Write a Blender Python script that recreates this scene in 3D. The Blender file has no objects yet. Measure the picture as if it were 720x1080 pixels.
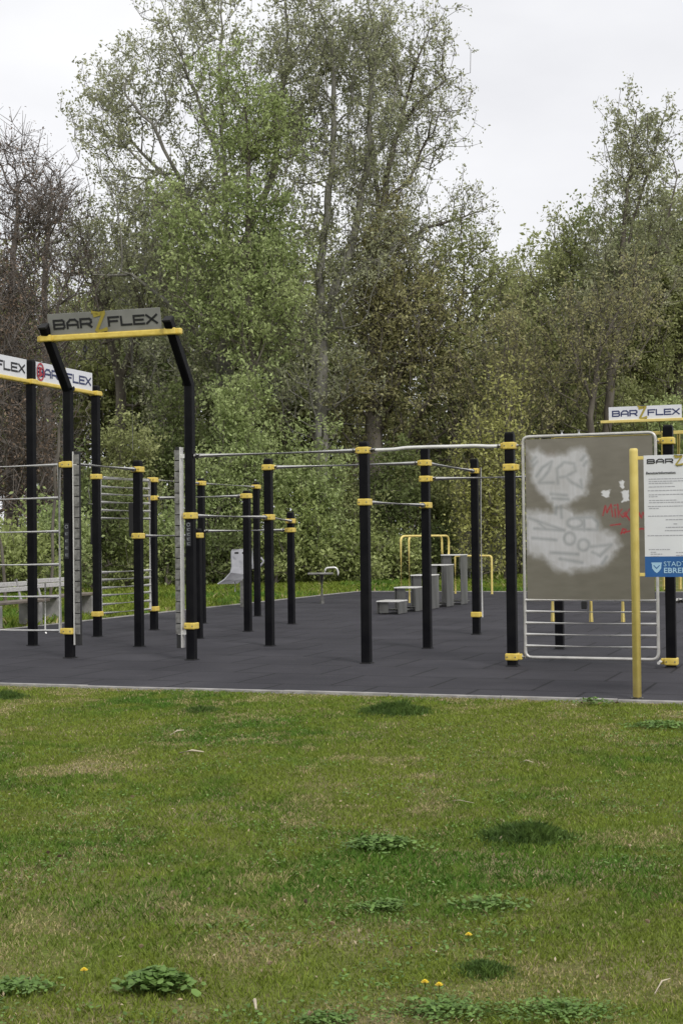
import bpy, bmesh, math, random
import numpy as np
from mathutils import Vector, Matrix

# ------------------------------------------------------------------ camera, sky, sun, exposure
scene = bpy.context.scene
C = scene.collection
F = 1500.0          # focal length in pixels of the 1080 px high photograph
H = 1.45            # eye height
PITCH = math.atan(26 / F)
ROLL = -0.0115
YAW = -math.radians(20.5)   # the playground grid is turned against the view

cam_d = bpy.data.cameras.new('camera')
cam = bpy.data.objects.new('camera', cam_d)
C.objects.link(cam)
cam_d.sensor_fit = 'VERTICAL'
cam_d.sensor_height = 36.0
cam_d.lens = F / 1080 * 36
cam_d.clip_start = 0.1
cam_d.clip_end = 3000
CM = Matrix.Rotation(math.pi / 2 + PITCH, 3, 'X') @ Matrix.Rotation(ROLL, 3, 'Z')
cam.matrix_world = Matrix.Translation((0, 0, H)) @ CM.to_4x4()
scene.camera = cam

SUN_EL, SUN_AZ = math.radians(44), math.radians(35)     # azimuth from +Y towards +X, high and veiled
world = bpy.data.worlds.new('World')
scene.world = world
world.use_nodes = True
wn, wl = world.node_tree.nodes, world.node_tree.links
wn.clear()
wo = wn.new('ShaderNodeOutputWorld')
bg = wn.new('ShaderNodeBackground')
sky = wn.new('ShaderNodeTexSky')
sky.sky_type = 'NISHITA'
sky.sun_disc = False
sky.sun_elevation = SUN_EL
sky.sun_rotation = SUN_AZ
sky.dust_density = 4.0
hs = wn.new('ShaderNodeHueSaturation'); hs.inputs['Saturation'].default_value = 0.10
tc = wn.new('ShaderNodeTexCoord')
mp = wn.new('ShaderNodeMapping'); mp.inputs['Scale'].default_value = (1.0, 1.0, 2.6)
nz = wn.new('ShaderNodeTexNoise'); nz.inputs['Scale'].default_value = 3.2
nz.inputs['Detail'].default_value = 5; nz.inputs['Roughness'].default_value = 0.5
cr = wn.new('ShaderNodeValToRGB')
cr.color_ramp.elements[0].position = 0.3; cr.color_ramp.elements[0].color = (6.75, 6.8, 7.1, 1)
cr.color_ramp.elements[1].position = 0.72; cr.color_ramp.elements[1].color = (8.4, 8.45, 8.65, 1)
mx = wn.new('ShaderNodeMix'); mx.data_type = 'RGBA'; mx.inputs['Factor'].default_value = 0.93
wl.new(tc.outputs['Generated'], mp.inputs['Vector']); wl.new(mp.outputs[0], nz.inputs['Vector'])
wl.new(nz.outputs['Fac'], cr.inputs['Fac'])
wl.new(sky.outputs[0], hs.inputs['Color'])
wl.new(hs.outputs[0], mx.inputs['A']); wl.new(cr.outputs[0], mx.inputs['B'])
wl.new(mx.outputs['Result'], bg.inputs['Color'])
bg.inputs['Strength'].default_value = 0.098
wl.new(bg.outputs[0], wo.inputs['Surface'])

sd = bpy.data.lights.new('sun', 'SUN')
sd.energy = 1.5; sd.angle = math.radians(14); sd.color = (1.0, 0.97, 0.92)
sun = bpy.data.objects.new('sun', sd); C.objects.link(sun)
sdir = Vector((math.sin(SUN_AZ) * math.cos(SUN_EL), math.cos(SUN_AZ) * math.cos(SUN_EL), math.sin(SUN_EL)))
# the veiled sun stands behind the viewer's right shoulder
sdir = Vector((0.45 * math.cos(SUN_EL), -0.89 * math.cos(SUN_EL), math.sin(SUN_EL))).normalized()
sky.sun_rotation = math.atan2(sdir.x, sdir.y)
sun.rotation_euler = sdir.to_track_quat('Z', 'Y').to_euler()
sun.location = (0, 0, 40)
scene.view_settings.view_transform = 'Standard'
scene.view_settings.look = 'None'
scene.view_settings.gamma = 1
scene.view_settings.exposure = 0.38
scene.render.engine = 'CYCLES'

# ------------------------------------------------------------------ picture measuring -> world
CMT = CM.transposed()
def ray(px, py):
    return CM @ Vector(((px - 360) / F, (540 - py) / F, -1.0))
def G(px, py, z=0.0):
    d = ray(px, py); t = (z - H) / d.z
    return Vector((d.x * t, d.y * t, z))
def AT(px, py, D):
    d = ray(px, py); t = D / d.y
    return Vector((d.x * t, D, H + d.z * t))
def ZP(p, py):
    a = CMT @ Vector((p.x, p.y, -H)); b = CMT @ Vector((0, 0, 1))
    k = (540 - py) / F            # a.y+z b.y = -k (a.z+z b.z)
    return -(a.y + k * a.z) / (b.y + k * b.z)
def ONPLANE(px, py, P, n):
    d = ray(px, py); c = Vector((0, 0, H)); t = (P - c).dot(n) / d.dot(n)
    return c + d * t
U = Vector((math.cos(YAW), math.sin(YAW), 0))
V = Vector((-math.sin(YAW), math.cos(YAW), 0))
UP = Vector((0, 0, 1))

# ------------------------------------------------------------------ materials
def mat(name, col, rough=0.6, metal=0.0, col2=None, nscale=8, lo=0.35, hi=0.65, bump=0.0, bscale=60,
        island=0.0, trans=0.0, detail=4, spec=None, coord='Object', stretch=None):
    m = bpy.data.materials.new(name); m.use_nodes = True
    n, l = m.node_tree.nodes, m.node_tree.links
    b = n['Principled BSDF']
    b.inputs['Roughness'].default_value = rough
    b.inputs['Metallic'].default_value = metal
    if spec is not None: b.inputs['Specular IOR Level'].default_value = spec
    b.inputs['Base Color'].default_value = (*col, 1)
    src = None
    t = n.new('ShaderNodeTexCoord'); vec = t.outputs[coord]
    if coord == 'World':
        pass
    if stretch:
        mp_ = n.new('ShaderNodeMapping'); mp_.inputs['Scale'].default_value = stretch
        l.new(vec, mp_.inputs['Vector']); vec = mp_.outputs[0]
    if col2:
        q = n.new('ShaderNodeTexNoise'); q.inputs['Scale'].default_value = nscale; q.inputs['Detail'].default_value = detail
        l.new(vec, q.inputs['Vector'])
        r = n.new('ShaderNodeValToRGB')
        r.color_ramp.elements[0].position = lo; r.color_ramp.elements[0].color = (*col, 1)
        r.color_ramp.elements[1].position = hi; r.color_ramp.elements[1].color = (*col2, 1)
        l.new(q.outputs['Fac'], r.inputs['Fac']); src = r.outputs[0]
    if island:
        g = n.new('ShaderNodeNewGeometry')
        mr = n.new('ShaderNodeMapRange'); mr.inputs['To Min'].default_value = 1 - island; mr.inputs['To Max'].default_value = 1 + island
        l.new(g.outputs['Random Per Island'], mr.inputs['Value'])
        h = n.new('ShaderNodeHueSaturation')
        if src: l.new(src, h.inputs['Color'])
        else: h.inputs['Color'].default_value = (*col, 1)
        l.new(mr.outputs[0], h.inputs['Value'])
        src = h.outputs[0]
    if src: l.new(src, b.inputs['Base Color'])
    if bump:
        q = n.new('ShaderNodeTexNoise'); q.inputs['Scale'].default_value = bscale; q.inputs['Detail'].default_value = 5
        l.new(vec, q.inputs['Vector'])
        bp = n.new('ShaderNodeBump'); bp.inputs['Strength'].default_value = bump; bp.inputs['Distance'].default_value = 0.02
        l.new(q.outputs['Fac'], bp.inputs['Height']); l.new(bp.outputs[0], b.inputs['Normal'])
    if trans:
        tr = n.new('ShaderNodeBsdfTranslucent')
        ms = n.new('ShaderNodeMixShader'); ms.inputs[0].default_value = trans
        if src: l.new(src, tr.inputs['Color'])
        else: tr.inputs['Color'].default_value = (*col, 1)
        l.new(b.outputs[0], ms.inputs[1]); l.new(tr.outputs[0], ms.inputs[2])
        l.new(ms.outputs[0], n['Material Output'].inputs['Surface'])
    return m

M = {}
M['black'] = mat('black_powder_coat', (0.0035, 0.0035, 0.005), 0.5, 0, (0.0075, 0.0075, 0.0085), 5, bump=0.05, bscale=300, spec=0.10)
M['rubber'] = mat('black_rubber', (0.012, 0.012, 0.012), 0.8)
M['yellow'] = mat('yellow_plastic', (0.62, 0.45, 0.075), 0.5, 0, (0.72, 0.55, 0.12), 14)
M['yellow_tube'] = mat('yellow_painted_steel', (0.74, 0.60, 0.20), 0.5, 0, (0.66, 0.52, 0.15), 9, bump=0.02)
M['steel'] = mat('brushed_steel', (0.68, 0.67, 0.64), 0.36, 0.4, (0.80, 0.79, 0.76), 12, bump=0.04, bscale=200)
M['dull_steel'] = mat('dull_galvanised_steel', (0.13, 0.127, 0.118), 0.5, 0.5, (0.25, 0.245, 0.23), 16, bump=0.08, bscale=90)
M['frame_tube'] = mat('satin_frame_tube', (0.46, 0.45, 0.42), 0.4, 0.4, (0.58, 0.565, 0.53), 10, bump=0.04, bscale=150)
M['channel_steel'] = mat('aged_channel_steel', (0.13, 0.127, 0.117), 0.5, 0.3, (0.26, 0.255, 0.24), 22, bump=0.15, bscale=120)
M['grey_sheet'] = mat('grey_painted_sheet', (0.27, 0.27, 0.29), 0.5, 0.1, (0.35, 0.35, 0.37), 5)
M['box_steel'] = mat('weathered_box_steel', (0.10, 0.10, 0.095), 0.45, 0.5, (0.20, 0.20, 0.19), 4, stretch=(1, 1, 0.25))
M['slot_shade'] = mat('painted_slot_shade', (0.02, 0.02, 0.02), 0.8)  # near-black colour painted for the shade inside slots and notches
M['white_board'] = mat('white_sign_board', (0.66, 0.67, 0.70), 0.4, 0, (0.72, 0.73, 0.76), 3)
M['grey_board'] = mat('grey_sign_board', (0.21, 0.21, 0.20), 0.5, 0, (0.26, 0.26, 0.25), 4)
M['ink'] = mat('black_print', (0.015, 0.015, 0.02), 0.5)
M['blue_ink'] = mat('dark_blue_print', (0.03, 0.04, 0.12), 0.5)
M['faint_ink'] = mat('faint_grey_print', (0.36, 0.36, 0.40), 0.5)
M['gold'] = mat('mustard_print', (0.36, 0.29, 0.05), 0.5)
M['blue'] = mat('blue_print', (0.015, 0.09, 0.28), 0.45, 0, (0.02, 0.11, 0.33), 6)
M['pale_blue'] = mat('pale_blue_print', (0.35, 0.55, 0.72), 0.5)
M['red'] = mat('red_paint', (0.42, 0.02, 0.03), 0.5)
M['sticker'] = mat('grey_sticker', (0.16, 0.17, 0.18), 0.5, 0, (0.26, 0.27, 0.28), 60)
M['kerb'] = mat('kerb_concrete', (0.23, 0.22, 0.21), 0.9, 0, (0.36, 0.345, 0.33), 6, bump=0.4, bscale=40)
M['concrete'] = mat('grey_concrete', (0.20, 0.195, 0.19), 0.9, 0, (0.30, 0.29, 0.28), 6, bump=0.3)
M['pale_wood'] = mat('weathered_pale_wood', (0.33, 0.32, 0.31), 0.8, 0, (0.48, 0.47, 0.46), 5, stretch=(1, 8, 8), bump=0.2)
M['dark_wood'] = mat('weathered_brown_wood', (0.12, 0.10, 0.08), 0.85, 0, (0.20, 0.17, 0.14), 5, bump=0.2)
M['bark'] = mat('brown_bark', (0.095, 0.082, 0.068), 0.95, 0, (0.17, 0.15, 0.125), 3, bump=0.8, bscale=14, stretch=(2, 2, 0.6))
M['pale_bark'] = mat('pale_grey_bark', (0.15, 0.142, 0.125), 0.95, 0, (0.27, 0.26, 0.23), 2.2, bump=0.7, bscale=12, stretch=(2, 2, 0.6))
M['dark_bark'] = mat('dark_red_brown_bark', (0.10, 0.086, 0.076), 0.95, 0, (0.18, 0.158, 0.142), 2.5, bump=0.6, bscale=14)
def leafmat(name, a, b, isl=0.3, tr=0.45, ns=0.6):
    return mat(name, a, 0.55, 0, b, ns, 0.35, 0.65, island=isl, trans=tr, detail=3, spec=0.25)
M['leaf_fresh'] = leafmat('fresh_green_leaves', (0.336, 0.414, 0.168), (0.470, 0.538, 0.246))
M['leaf_grey'] = leafmat('silvery_young_leaves', (0.325, 0.347, 0.202), (0.470, 0.482, 0.302), 0.35)
M['leaf_olive'] = leafmat('olive_leaves', (0.302, 0.336, 0.140), (0.437, 0.459, 0.213))
M['leaf_brown'] = leafmat('ochre_brown_young_leaves', (0.325, 0.314, 0.146), (0.448, 0.426, 0.213))
M['leaf_dark'] = leafmat('dark_green_leaves', (0.150, 0.190, 0.070), (0.220, 0.260, 0.100))
M['leaf_yellow'] = leafmat('yellow_green_leaves', (0.420, 0.430, 0.150), (0.520, 0.520, 0.200))
M['leaf_bush'] = leafmat('light_bush_leaves', (0.330, 0.390, 0.140), (0.450, 0.500, 0.210))
M['leaf_dry'] = leafmat('dry_red_brown_leaves', (0.144, 0.102, 0.074), (0.204, 0.150, 0.108), 0.35, 0.2)
M['weed'] = leafmat('weed_leaves', (0.120, 0.210, 0.050), (0.180, 0.290, 0.075), 0.3, 0.3, 8)
M['tuft'] = leafmat('dark_tuft_blades', (0.07, 0.125, 0.028), (0.115, 0.185, 0.04), 0.35, 0.3, 8)
M['dandelion'] = mat('yellow_petals', (0.75, 0.55, 0.02), 0.6, 0, (0.8, 0.65, 0.03), 40)
M['straw'] = mat('dry_straw', (0.42, 0.36, 0.26), 0.85, 0, (0.55, 0.48, 0.36), 30)
M['dead_leaf'] = mat('dry_leaf_tan', (0.36, 0.27, 0.16), 0.8, 0, (0.5, 0.42, 0.3), 20)
M['brown_leaf'] = mat('dry_leaf_brown', (0.12, 0.07, 0.05), 0.8, 0, (0.2, 0.13, 0.09), 20)

# ------------------------------------------------------------------ object helpers
WL = {}
def tag(o, label=None, cat=None, group=None, kind=None):
    if label: o['label'] = label
    if cat: o['category'] = cat
    if group: o['group'] = group
    if kind: o['kind'] = kind
    return o
def thing(name, loc, label, cat, group=None):
    o = bpy.data.objects.new(name, None); C.objects.link(o)
    o.empty_display_size = 0.2
    o.location = loc; WL[o.name] = Vector(loc)
    return tag(o, label, cat, group)
def link_mesh(name, me, material, parent=None, origin=None):
    """mesh vertices are in world space; the origin is moved to `origin`"""
    o = bpy.data.objects.new(name, me)
    if origin is None:
        n = len(me.vertices)
        a = np.empty(n * 3, np.float32); me.vertices.foreach_get('co', a); a = a.reshape(-1, 3)
        mn, mxx = a.min(0), a.max(0)
        origin = Vector(((mn[0] + mxx[0]) / 2, (mn[1] + mxx[1]) / 2, mn[2]))
    origin = Vector(origin)
    me.transform(Matrix.Translation(-origin))
    if material is not None and len(me.materials) == 0: me.materials.append(material)
    C.objects.link(o)
    if parent is not None:
        o.parent = parent; o.location = origin - WL[parent.name]
    else:
        o.location = origin
    WL[o.name] = origin
    return o
def fin(name, bm, material, parent=None, origin=None, smooth=False):
    me = bpy.data.meshes.new(name); bm.to_mesh(me); bm.free()
    if smooth:
        for p in me.polygons: p.use_smooth = True
    return link_mesh(name, me, material, parent, origin)

def basis(x, y, z):
    m = Matrix((x, y, z)).transposed(); return m
GRID = basis(U, V, UP)
def box(bm, c, sx, sy, sz, R=None, bevel=0.0, mi=0):
    R = R if R is not None else GRID
    t = bmesh.new(); bmesh.ops.create_cube(t, size=1)
    bmesh.ops.scale(t, vec=(sx, sy, sz), verts=t.verts)
    if bevel: bmesh.ops.bevel(t, geom=t.edges[:], offset=bevel, segments=2, affect='EDGES', profile=0.5)
    bmesh.ops.transform(t, matrix=Matrix.Translation(Vector(c)) @ R.to_4x4(), verts=t.verts)
    for f in t.faces: f.material_index = mi
    me = bpy.data.meshes.new('tmp'); t.to_mesh(me); t.free(); bm.from_mesh(me); bpy.data.meshes.remove(me)
def frame_of(d, up=None):
    d = d.normalized(); up = up or (UP if abs(d.z) < 0.95 else Vector((1, 0, 0)))
    x = d.cross(up).normalized(); y = x.cross(d).normalized()
    return x, y
def tube(bm, pts, r, n=10, cap=True):
    pts = [Vector(p) for p in pts]
    rs = r if isinstance(r, (list, tuple)) else [r] * len(pts)
    rings = []; x = None
    for i, p in enumerate(pts):
        if i == 0: d = pts[1] - p
        elif i == len(pts) - 1: d = p - pts[i - 1]
        else: d = (pts[i + 1] - p).normalized() + (p - pts[i - 1]).normalized()
        d.normalize()
        if x is None: x, y = frame_of(d)
        else:
            x = (x - d * x.dot(d)).normalized(); y = d.cross(x).normalized()
        rings.append([bm.verts.new(p + (x * math.cos(a) + y * math.sin(a)) * rs[i])
                      for a in (2 * math.pi * k / n for k in range(n))])
    for a, b in zip(rings, rings[1:]):
        for k in range(n):
            f = bm.faces.new((a[k], a[(k + 1) % n], b[(k + 1) % n], b[k])); f.smooth = True
    if cap:
        for rg in (rings[0][::-1], rings[-1]): bm.faces.new([bm.verts.new(v_.co) for v_ in rg])
def arc_corner(a, b, c, r, n=5):
    """rounded corner at b between a and c"""
    d1 = (a - b).normalized(); d2 = (c - b).normalized()
    p0 = b + d1 * r; p1 = b + d2 * r
    return [p0 * (1 - t) ** 2 + b * (2 * t * (1 - t)) + p1 * t ** 2 for t in (k / n for k in range(n + 1))]
def rounded(pts, r, closed=False):
    pts = [Vector(p) for p in pts]; out = []
    N = len(pts)
    for i, p in enumerate(pts):
        if not closed and i in (0, N - 1): out.append(p); continue
        out += arc_corner(pts[i - 1], p, pts[(i + 1) % N], r)
    return out

# ribbon lettering on a plane: O origin, ex right, ey up, en out
GLY = {
 'B': [[(0, 0), (0.85, 0), (1, .15), (1, .36), (.88, .5), (.15, .5)], [(.88, .5), (.95, .62), (.95, .86), (.82, 1), (0, 1), (0, .0)]],
 'A': [[(0, 0), (0, .62), (.3, 1), (.75, 1), (1, .7), (1, 0)], [(0, .36), (1, .36)]],
 'R': [[(0, 0), (0, 1), (.85, 1), (1, .86), (1, .56), (.85, .4), (.15, .4)], [(.6, .4), (1, 0)]],
 'F': [[(0, 0), (0, 1), (1, 1)], [(0, .52), (.85, .52)]],
 'L': [[(0, 1), (0, 0), (1, 0)]],
 'E': [[(1, 1), (0, 1), (0, 0), (1, 0)], [(0, .5), (.9, .5)]],
 'X': [[(0, 0), (1, 1)], [(0, 1), (1, 0)]],
 'Z': [[(0, .92), (.75, 1), (.95, .98), (.1, .12), (.35, .05), (1.05, .08)], [(-.15, 1.12), (.5, 1.02), (1.0, 1.08)], [(.3, .0), (1.1, .16)]],
}
def ribbon(bm, pts, w, O, ex, ey, en, lift=0.004):
    for a, b in zip(pts, pts[1:]):
        a2 = Vector(a); b2 = Vector(b); d = (b2 - a2)
        if d.length < 1e-6: continue
        d.normalize(); n = Vector((-d.y, d.x)) * w / 2; a2 = a2 - d * w * .45; b2 = b2 + d * w * .45
        q = [a2 - n, b2 - n, b2 + n, a2 + n]
        lift += 0.00012
        bm.faces.new([bm.verts.new(O + ex * p.x + ey * p.y + en * lift) for p in q])
def glyphs(bm, text, x0, y0, cw, ch, gap, w, O, ex, ey, en):
    x = x0
    for c in text:
        if c == ' ': x += cw * .6; continue
        for st in GLY[c]:
            ribbon(bm, [(x + p[0] * cw, y0 + p[1] * ch) for p in st], w, O, ex, ey, en)
        x += cw + gap
    return x
def barzflex(O, ex, ey, en, Wd, Hh, parent, ink, zmat, xs=0.0):
    """word mark laid over a board of width Wd and height Hh whose lower left corner is O"""
    cw = Wd * 0.094; gap = Wd * 0.026; w = Hh * 0.10
    bm = bmesh.new()
    y0 = Hh * .30; ch = Hh * .38
    glyphs(bm, 'BAR', Wd * .055, y0, cw, ch, gap, w, O, ex, ey, en)
    glyphs(bm, 'FLEX', Wd * .545, y0, cw * .93, ch, gap * .9, w, O, ex, ey, en)
    fin('lettering', bm, ink, parent)
    bm = bmesh.new()
    for st in GLY['Z']:
        ribbon(bm, [(Wd * .425 + p[0] * Wd * .085, Hh * .02 + p[1] * Hh * .86) for p in st], Hh * .155, O, ex, ey, en, 0.006)
    fin('letter_mark', bm, zmat, parent)
    bm = bmesh.new()
    for st in ([(-.1, 1.24), (.5, 1.17), (1.0, 1.2)], [(.15, -.06), (1.1, .02)]):
        ribbon(bm, [(Wd * .425 + p[0] * Wd * .085, Hh * .02 + p[1] * Hh * .84) for p in st], Hh * .035, O, ex, ey, en, 0.008)
    fin('mark_outline', bm, ink, parent)
def font_text(name, s, O, ex, ey, en, size, material, parent, sx=1.0, bold=0.0, align='LEFT'):
    cu = bpy.data.curves.new('t', 'FONT'); cu.body = s; cu.size = size; cu.offset = bold; cu.align_x = align
    cu.resolution_u = 2
    ob = bpy.data.objects.new('t', cu); C.objects.link(ob)
    dg = bpy.context.evaluated_depsgraph_get(); dg.update()
    me = bpy.data.meshes.new_from_object(ob.evaluated_get(dg))
    bpy.data.objects.remove(ob); bpy.data.curves.remove(cu)
    Rm = basis(ex, ey, en).to_4x4()
    me.transform(Matrix.Translation(O + en * 0.005) @ Rm @ Matrix.Diagonal((sx, 1, 1, 1)))
    me.materials.clear()
    return link_mesh(name, me, material, parent)

rng = np.random.default_rng(7)
random.seed(5)

# ------------------------------------------------------------------ ground
fk = G(0, 721.5); fk2 = G(720, 740.5)            # front kerb line (inner edge)
corner = G(378, 624)                              # far left corner of the rubber pad
left_pt = G(87, 655.5)
def isect(p, d, q, e):                            # lines p+td, q+se in xy
    det = d.x * (-e.y) + e.x * d.y
    t = ((q.x - p.x) * (-e.y) + e.x * (q.y - p.y)) / det
    return p + d * t
dl = (left_pt - corner).normalized()
du = (fk2 - fk).normalized()
FL = isect(corner, dl, fk, du)
Wp = 30.0
FR = FL + du * Wp
BL = corner
BR = corner + du * (Wp + 3)

def ground_mat():
    m = bpy.data.materials.new('lawn_soil'); m.use_nodes = True
    n, l = m.node_tree.nodes, m.node_tree.links; b = n['Principled BSDF']; b.inputs['Roughness'].default_value = 1
    b.inputs['Specular IOR Level'].default_value = 0.1
    t = n.new('ShaderNodeTexCoord')
    q = n.new('ShaderNodeTexNoise'); q.inputs['Scale'].default_value = 0.9; q.inputs['Detail'].default_value = 6; q.inputs['Roughness'].default_value = 0.65
    l.new(t.outputs['Object'], q.inputs['Vector'])
    r = n.new('ShaderNodeValToRGB'); e = r.color_ramp.elements
    e[0].position = .34; e[0].color = (0.14, 0.19, 0.035, 1)
    e[1].position = .68; e[1].color = (0.32, 0.27, 0.16, 1)
    e2 = r.color_ramp.elements.new(.52); e2.color = (0.165, 0.165, 0.06, 1)
    l.new(q.outputs['Fac'], r.inputs['Fac'])
    q2 = n.new('ShaderNodeTexNoise'); q2.inputs['Scale'].default_value = 45; q2.inputs['Detail'].default_value = 5
    l.new(t.outputs['Object'], q2.inputs['Vector'])
    mr = n.new('ShaderNodeMapRange'); mr.inputs['From Min'].default_value = .3; mr.inputs['From Max'].default_value = .7
    mr.inputs['To Min'].default_value = .55; mr.inputs['To Max'].default_value = 1.25
    l.new(q2.outputs['Fac'], mr.inputs['Value'])
    h = n.new('ShaderNodeHueSaturation'); l.new(r.outputs[0], h.inputs['Color']); l.new(mr.outputs[0], h.inputs['Value'])
    l.new(h.outputs[0], b.inputs['Base Color'])
    bp = n.new('ShaderNodeBump'); bp.inputs['Strength'].default_value = .7; bp.inputs['Distance'].default_value = .03
    l.new(q2.outputs['Fac'], bp.inputs['Height']); l.new(bp.outputs[0], b.inputs['Normal'])
    return m
bm = bmesh.new()
bmesh.ops.create_grid(bm, x_segments=8, y_segments=8, size=900)
g = fin('ground', bm, ground_mat(), origin=(0, 0, 0)); tag(g, kind='structure')
g.location.z = -0.012

def pad_mat():
    m = bpy.data.materials.new('rubber_tiles'); m.use_nodes = True
    n, l = m.node_tree.nodes, m.node_tree.links; b = n['Principled BSDF']; b.inputs['Roughness'].default_value = .82
    b.inputs['Specular IOR Level'].default_value = .25
    t = n.new('ShaderNodeTexCoord')
    mp = n.new('ShaderNodeMapping'); mp.inputs['Rotation'].default_value = (0, 0, -YAW); l.new(t.outputs['Object'], mp.inputs['Vector'])
    q = n.new('ShaderNodeTexNoise'); q.inputs['Scale'].default_value = 0.8; q.inputs['Detail'].default_value = 8; q.inputs['Roughness'].default_value = .6
    l.new(mp.outputs[0], q.inputs['Vector'])
    r = n.new('ShaderNodeValToRGB'); e = r.color_ramp.elements
    e[0].position = .3; e[0].color = (0.028, 0.027, 0.033, 1); e[1].position = .72; e[1].color = (0.055, 0.053, 0.061, 1)
    l.new(q.outputs['Fac'], r.inputs['Fac'])
    br = n.new('ShaderNodeTexBrick'); br.offset = 0.5
    br.inputs['Scale'].default_value = 1.0; br.inputs['Brick Width'].default_value = 1.0; br.inputs['Row Height'].default_value = 1.0
    br.inputs['Mortar Size'].default_value = .018; br.inputs['Mortar Smooth'].default_value = .4; br.inputs['Bias'].default_value = 0
    br.inputs['Color1'].default_value = (1, 1, 1, 1); br.inputs['Color2'].default_value = (.86, .86, .86, 1); br.inputs['Mortar'].default_value = (.30, .30, .30, 1)
    l.new(mp.outputs[0], br.inputs['Vector'])
    mm = n.new('ShaderNodeMix'); mm.data_type = 'RGBA'; mm.blend_type = 'MULTIPLY'; mm.inputs['Factor'].default_value = 1
    l.new(r.outputs[0], mm.inputs['A']); l.new(br.outputs['Color'], mm.inputs['B'])
    # fine speckle
    s = n.new('ShaderNodeTexNoise'); s.inputs['Scale'].default_value = 90; s.inputs['Detail'].default_value = 2
    l.new(mp.outputs[0], s.inputs['Vector'])
    mr = n.new('ShaderNodeMapRange'); mr.inputs['From Min'].default_value = .25; mr.inputs['From Max'].default_value = .75
    mr.inputs['To Min'].default_value = .7; mr.inputs['To Max'].default_value = 1.35
    l.new(s.outputs['Fac'], mr.inputs['Value'])
    h = n.new('ShaderNodeHueSaturation'); l.new(mm.outputs['Result'], h.inputs['Color']); l.new(mr.outputs[0], h.inputs['Value'])
    # pale scuffs
    s2 = n.new('ShaderNodeTexNoise'); s2.inputs['Scale'].default_value = 1.6; s2.inputs['Detail'].default_value = 10; s2.inputs['Roughness'].default_value = .75
    mp2 = n.new('ShaderNodeMapping'); mp2.inputs['Scale'].default_value = (1, 3, 1); mp2.inputs['Location'].default_value = (5, 2, 0)
    l.new(mp.outputs[0], mp2.inputs['Vector']); l.new(mp2.outputs[0], s2.inputs['Vector'])
    mr2 = n.new('ShaderNodeMapRange'); mr2.inputs['From Min'].default_value = .58; mr2.inputs['From Max'].default_value = .78; mr2.inputs['To Max'].default_value = .5
    l.new(s2.outputs['Fac'], mr2.inputs['Value'])
    m3 = n.new('ShaderNodeMix'); m3.data_type = 'RGBA'; m3.inputs['B'].default_value = (.14, .135, .13, 1)
    l.new(mr2.outputs[0], m3.inputs['Factor']); l.new(h.outputs[0], m3.inputs['A'])
    l.new(m3.outputs['Result'], b.inputs['Base Color'])
    bp = n.new('ShaderNodeBump'); bp.inputs['Strength'].default_value = .4; bp.inputs['Distance'].default_value = .01
    l.new(s.outputs['Fac'], bp.inputs['Height']); l.new(bp.outputs[0], b.inputs['Normal'])
    return m
bm = bmesh.new()
vs = [bm.verts.new((p.x, p.y, z)) for z in (-0.05, 0.0) for p in (FL, FR, BR, BL)]
bm.faces.new(vs[4:]); bm.faces.new(vs[3::-1])
for i in range(4): bm.faces.new((vs[i], vs[(i + 1) % 4], vs[4 + (i + 1) % 4], vs[4 + i]))
pad = fin('rubber_pad', bm, pad_mat(), origin=(0, 0, 0)); tag(pad, kind='structure')
# concrete edging, built of kerb stones one metre long
def kerb(name, a, b, side):
    d = (b - a); L = d.length; d.normalize(); nrm = Vector((-d.y, d.x, 0)) * side
    R = basis(d, Vector((-d.y, d.x, 0)), UP)
    bm = bmesh.new(); n = int(L)
    for i in range(n):
        c = a + d * (L * (i + .5) / n) + nrm * 0.035
        box(bm, (c.x, c.y, -0.02 + random.uniform(-.003, .003)), L / n - .006, .062, .07, R, .005)
    o = fin(name, bm, M['kerb'], origin=(a.x, a.y, 0)); tag(o, kind='structure'); return o
kerb('kerb', FL, FR, -1)
kerb('kerb', BL, FL, -1)
kerb('kerb', BL, BR, 1)

# ------------------------------------------------------------------ the calisthenics rig
PB = dict(
    A=(35, 681), B=(74.2, 694), Cc=(103.2, 671.5), P3=(202.5, 696), P5=(147.2, 682), P6=(162.8, 664.5),
    P7=(386.6, 699.6), P8=(450.7, 683.8), P9=(502.3, 669), P10=(540.3, 702.5), P11=(707.7, 704),
    Pa=(209.6, 673.5), Pb=(213.6, 657.5), P13=(261.7, 666), P14=(271.7, 650), P15=(284.8, 681.3), P16=(307.6, 658.3),
    P17=(590, 684.5))
PG = {k: G(*v) for k, v in PB.items()}
TOPY = dict(A=381, Cc=408, P5=487, P6=504.5, P7=467.5, P8=472, P9=485, P10=457.5, P11=450, Pa=559, Pb=505.5, P13=518.5,
            P14=509.5, P15=485, P16=541, P17=485)
rig = thing('calisthenics_rig', (PG['P7'].x, PG['P7'].y, 0),
            'large rig of black posts with yellow clamps and steel bars on the rubber pad', 'workout rig')
PW = 0.104
posts = {}
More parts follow.
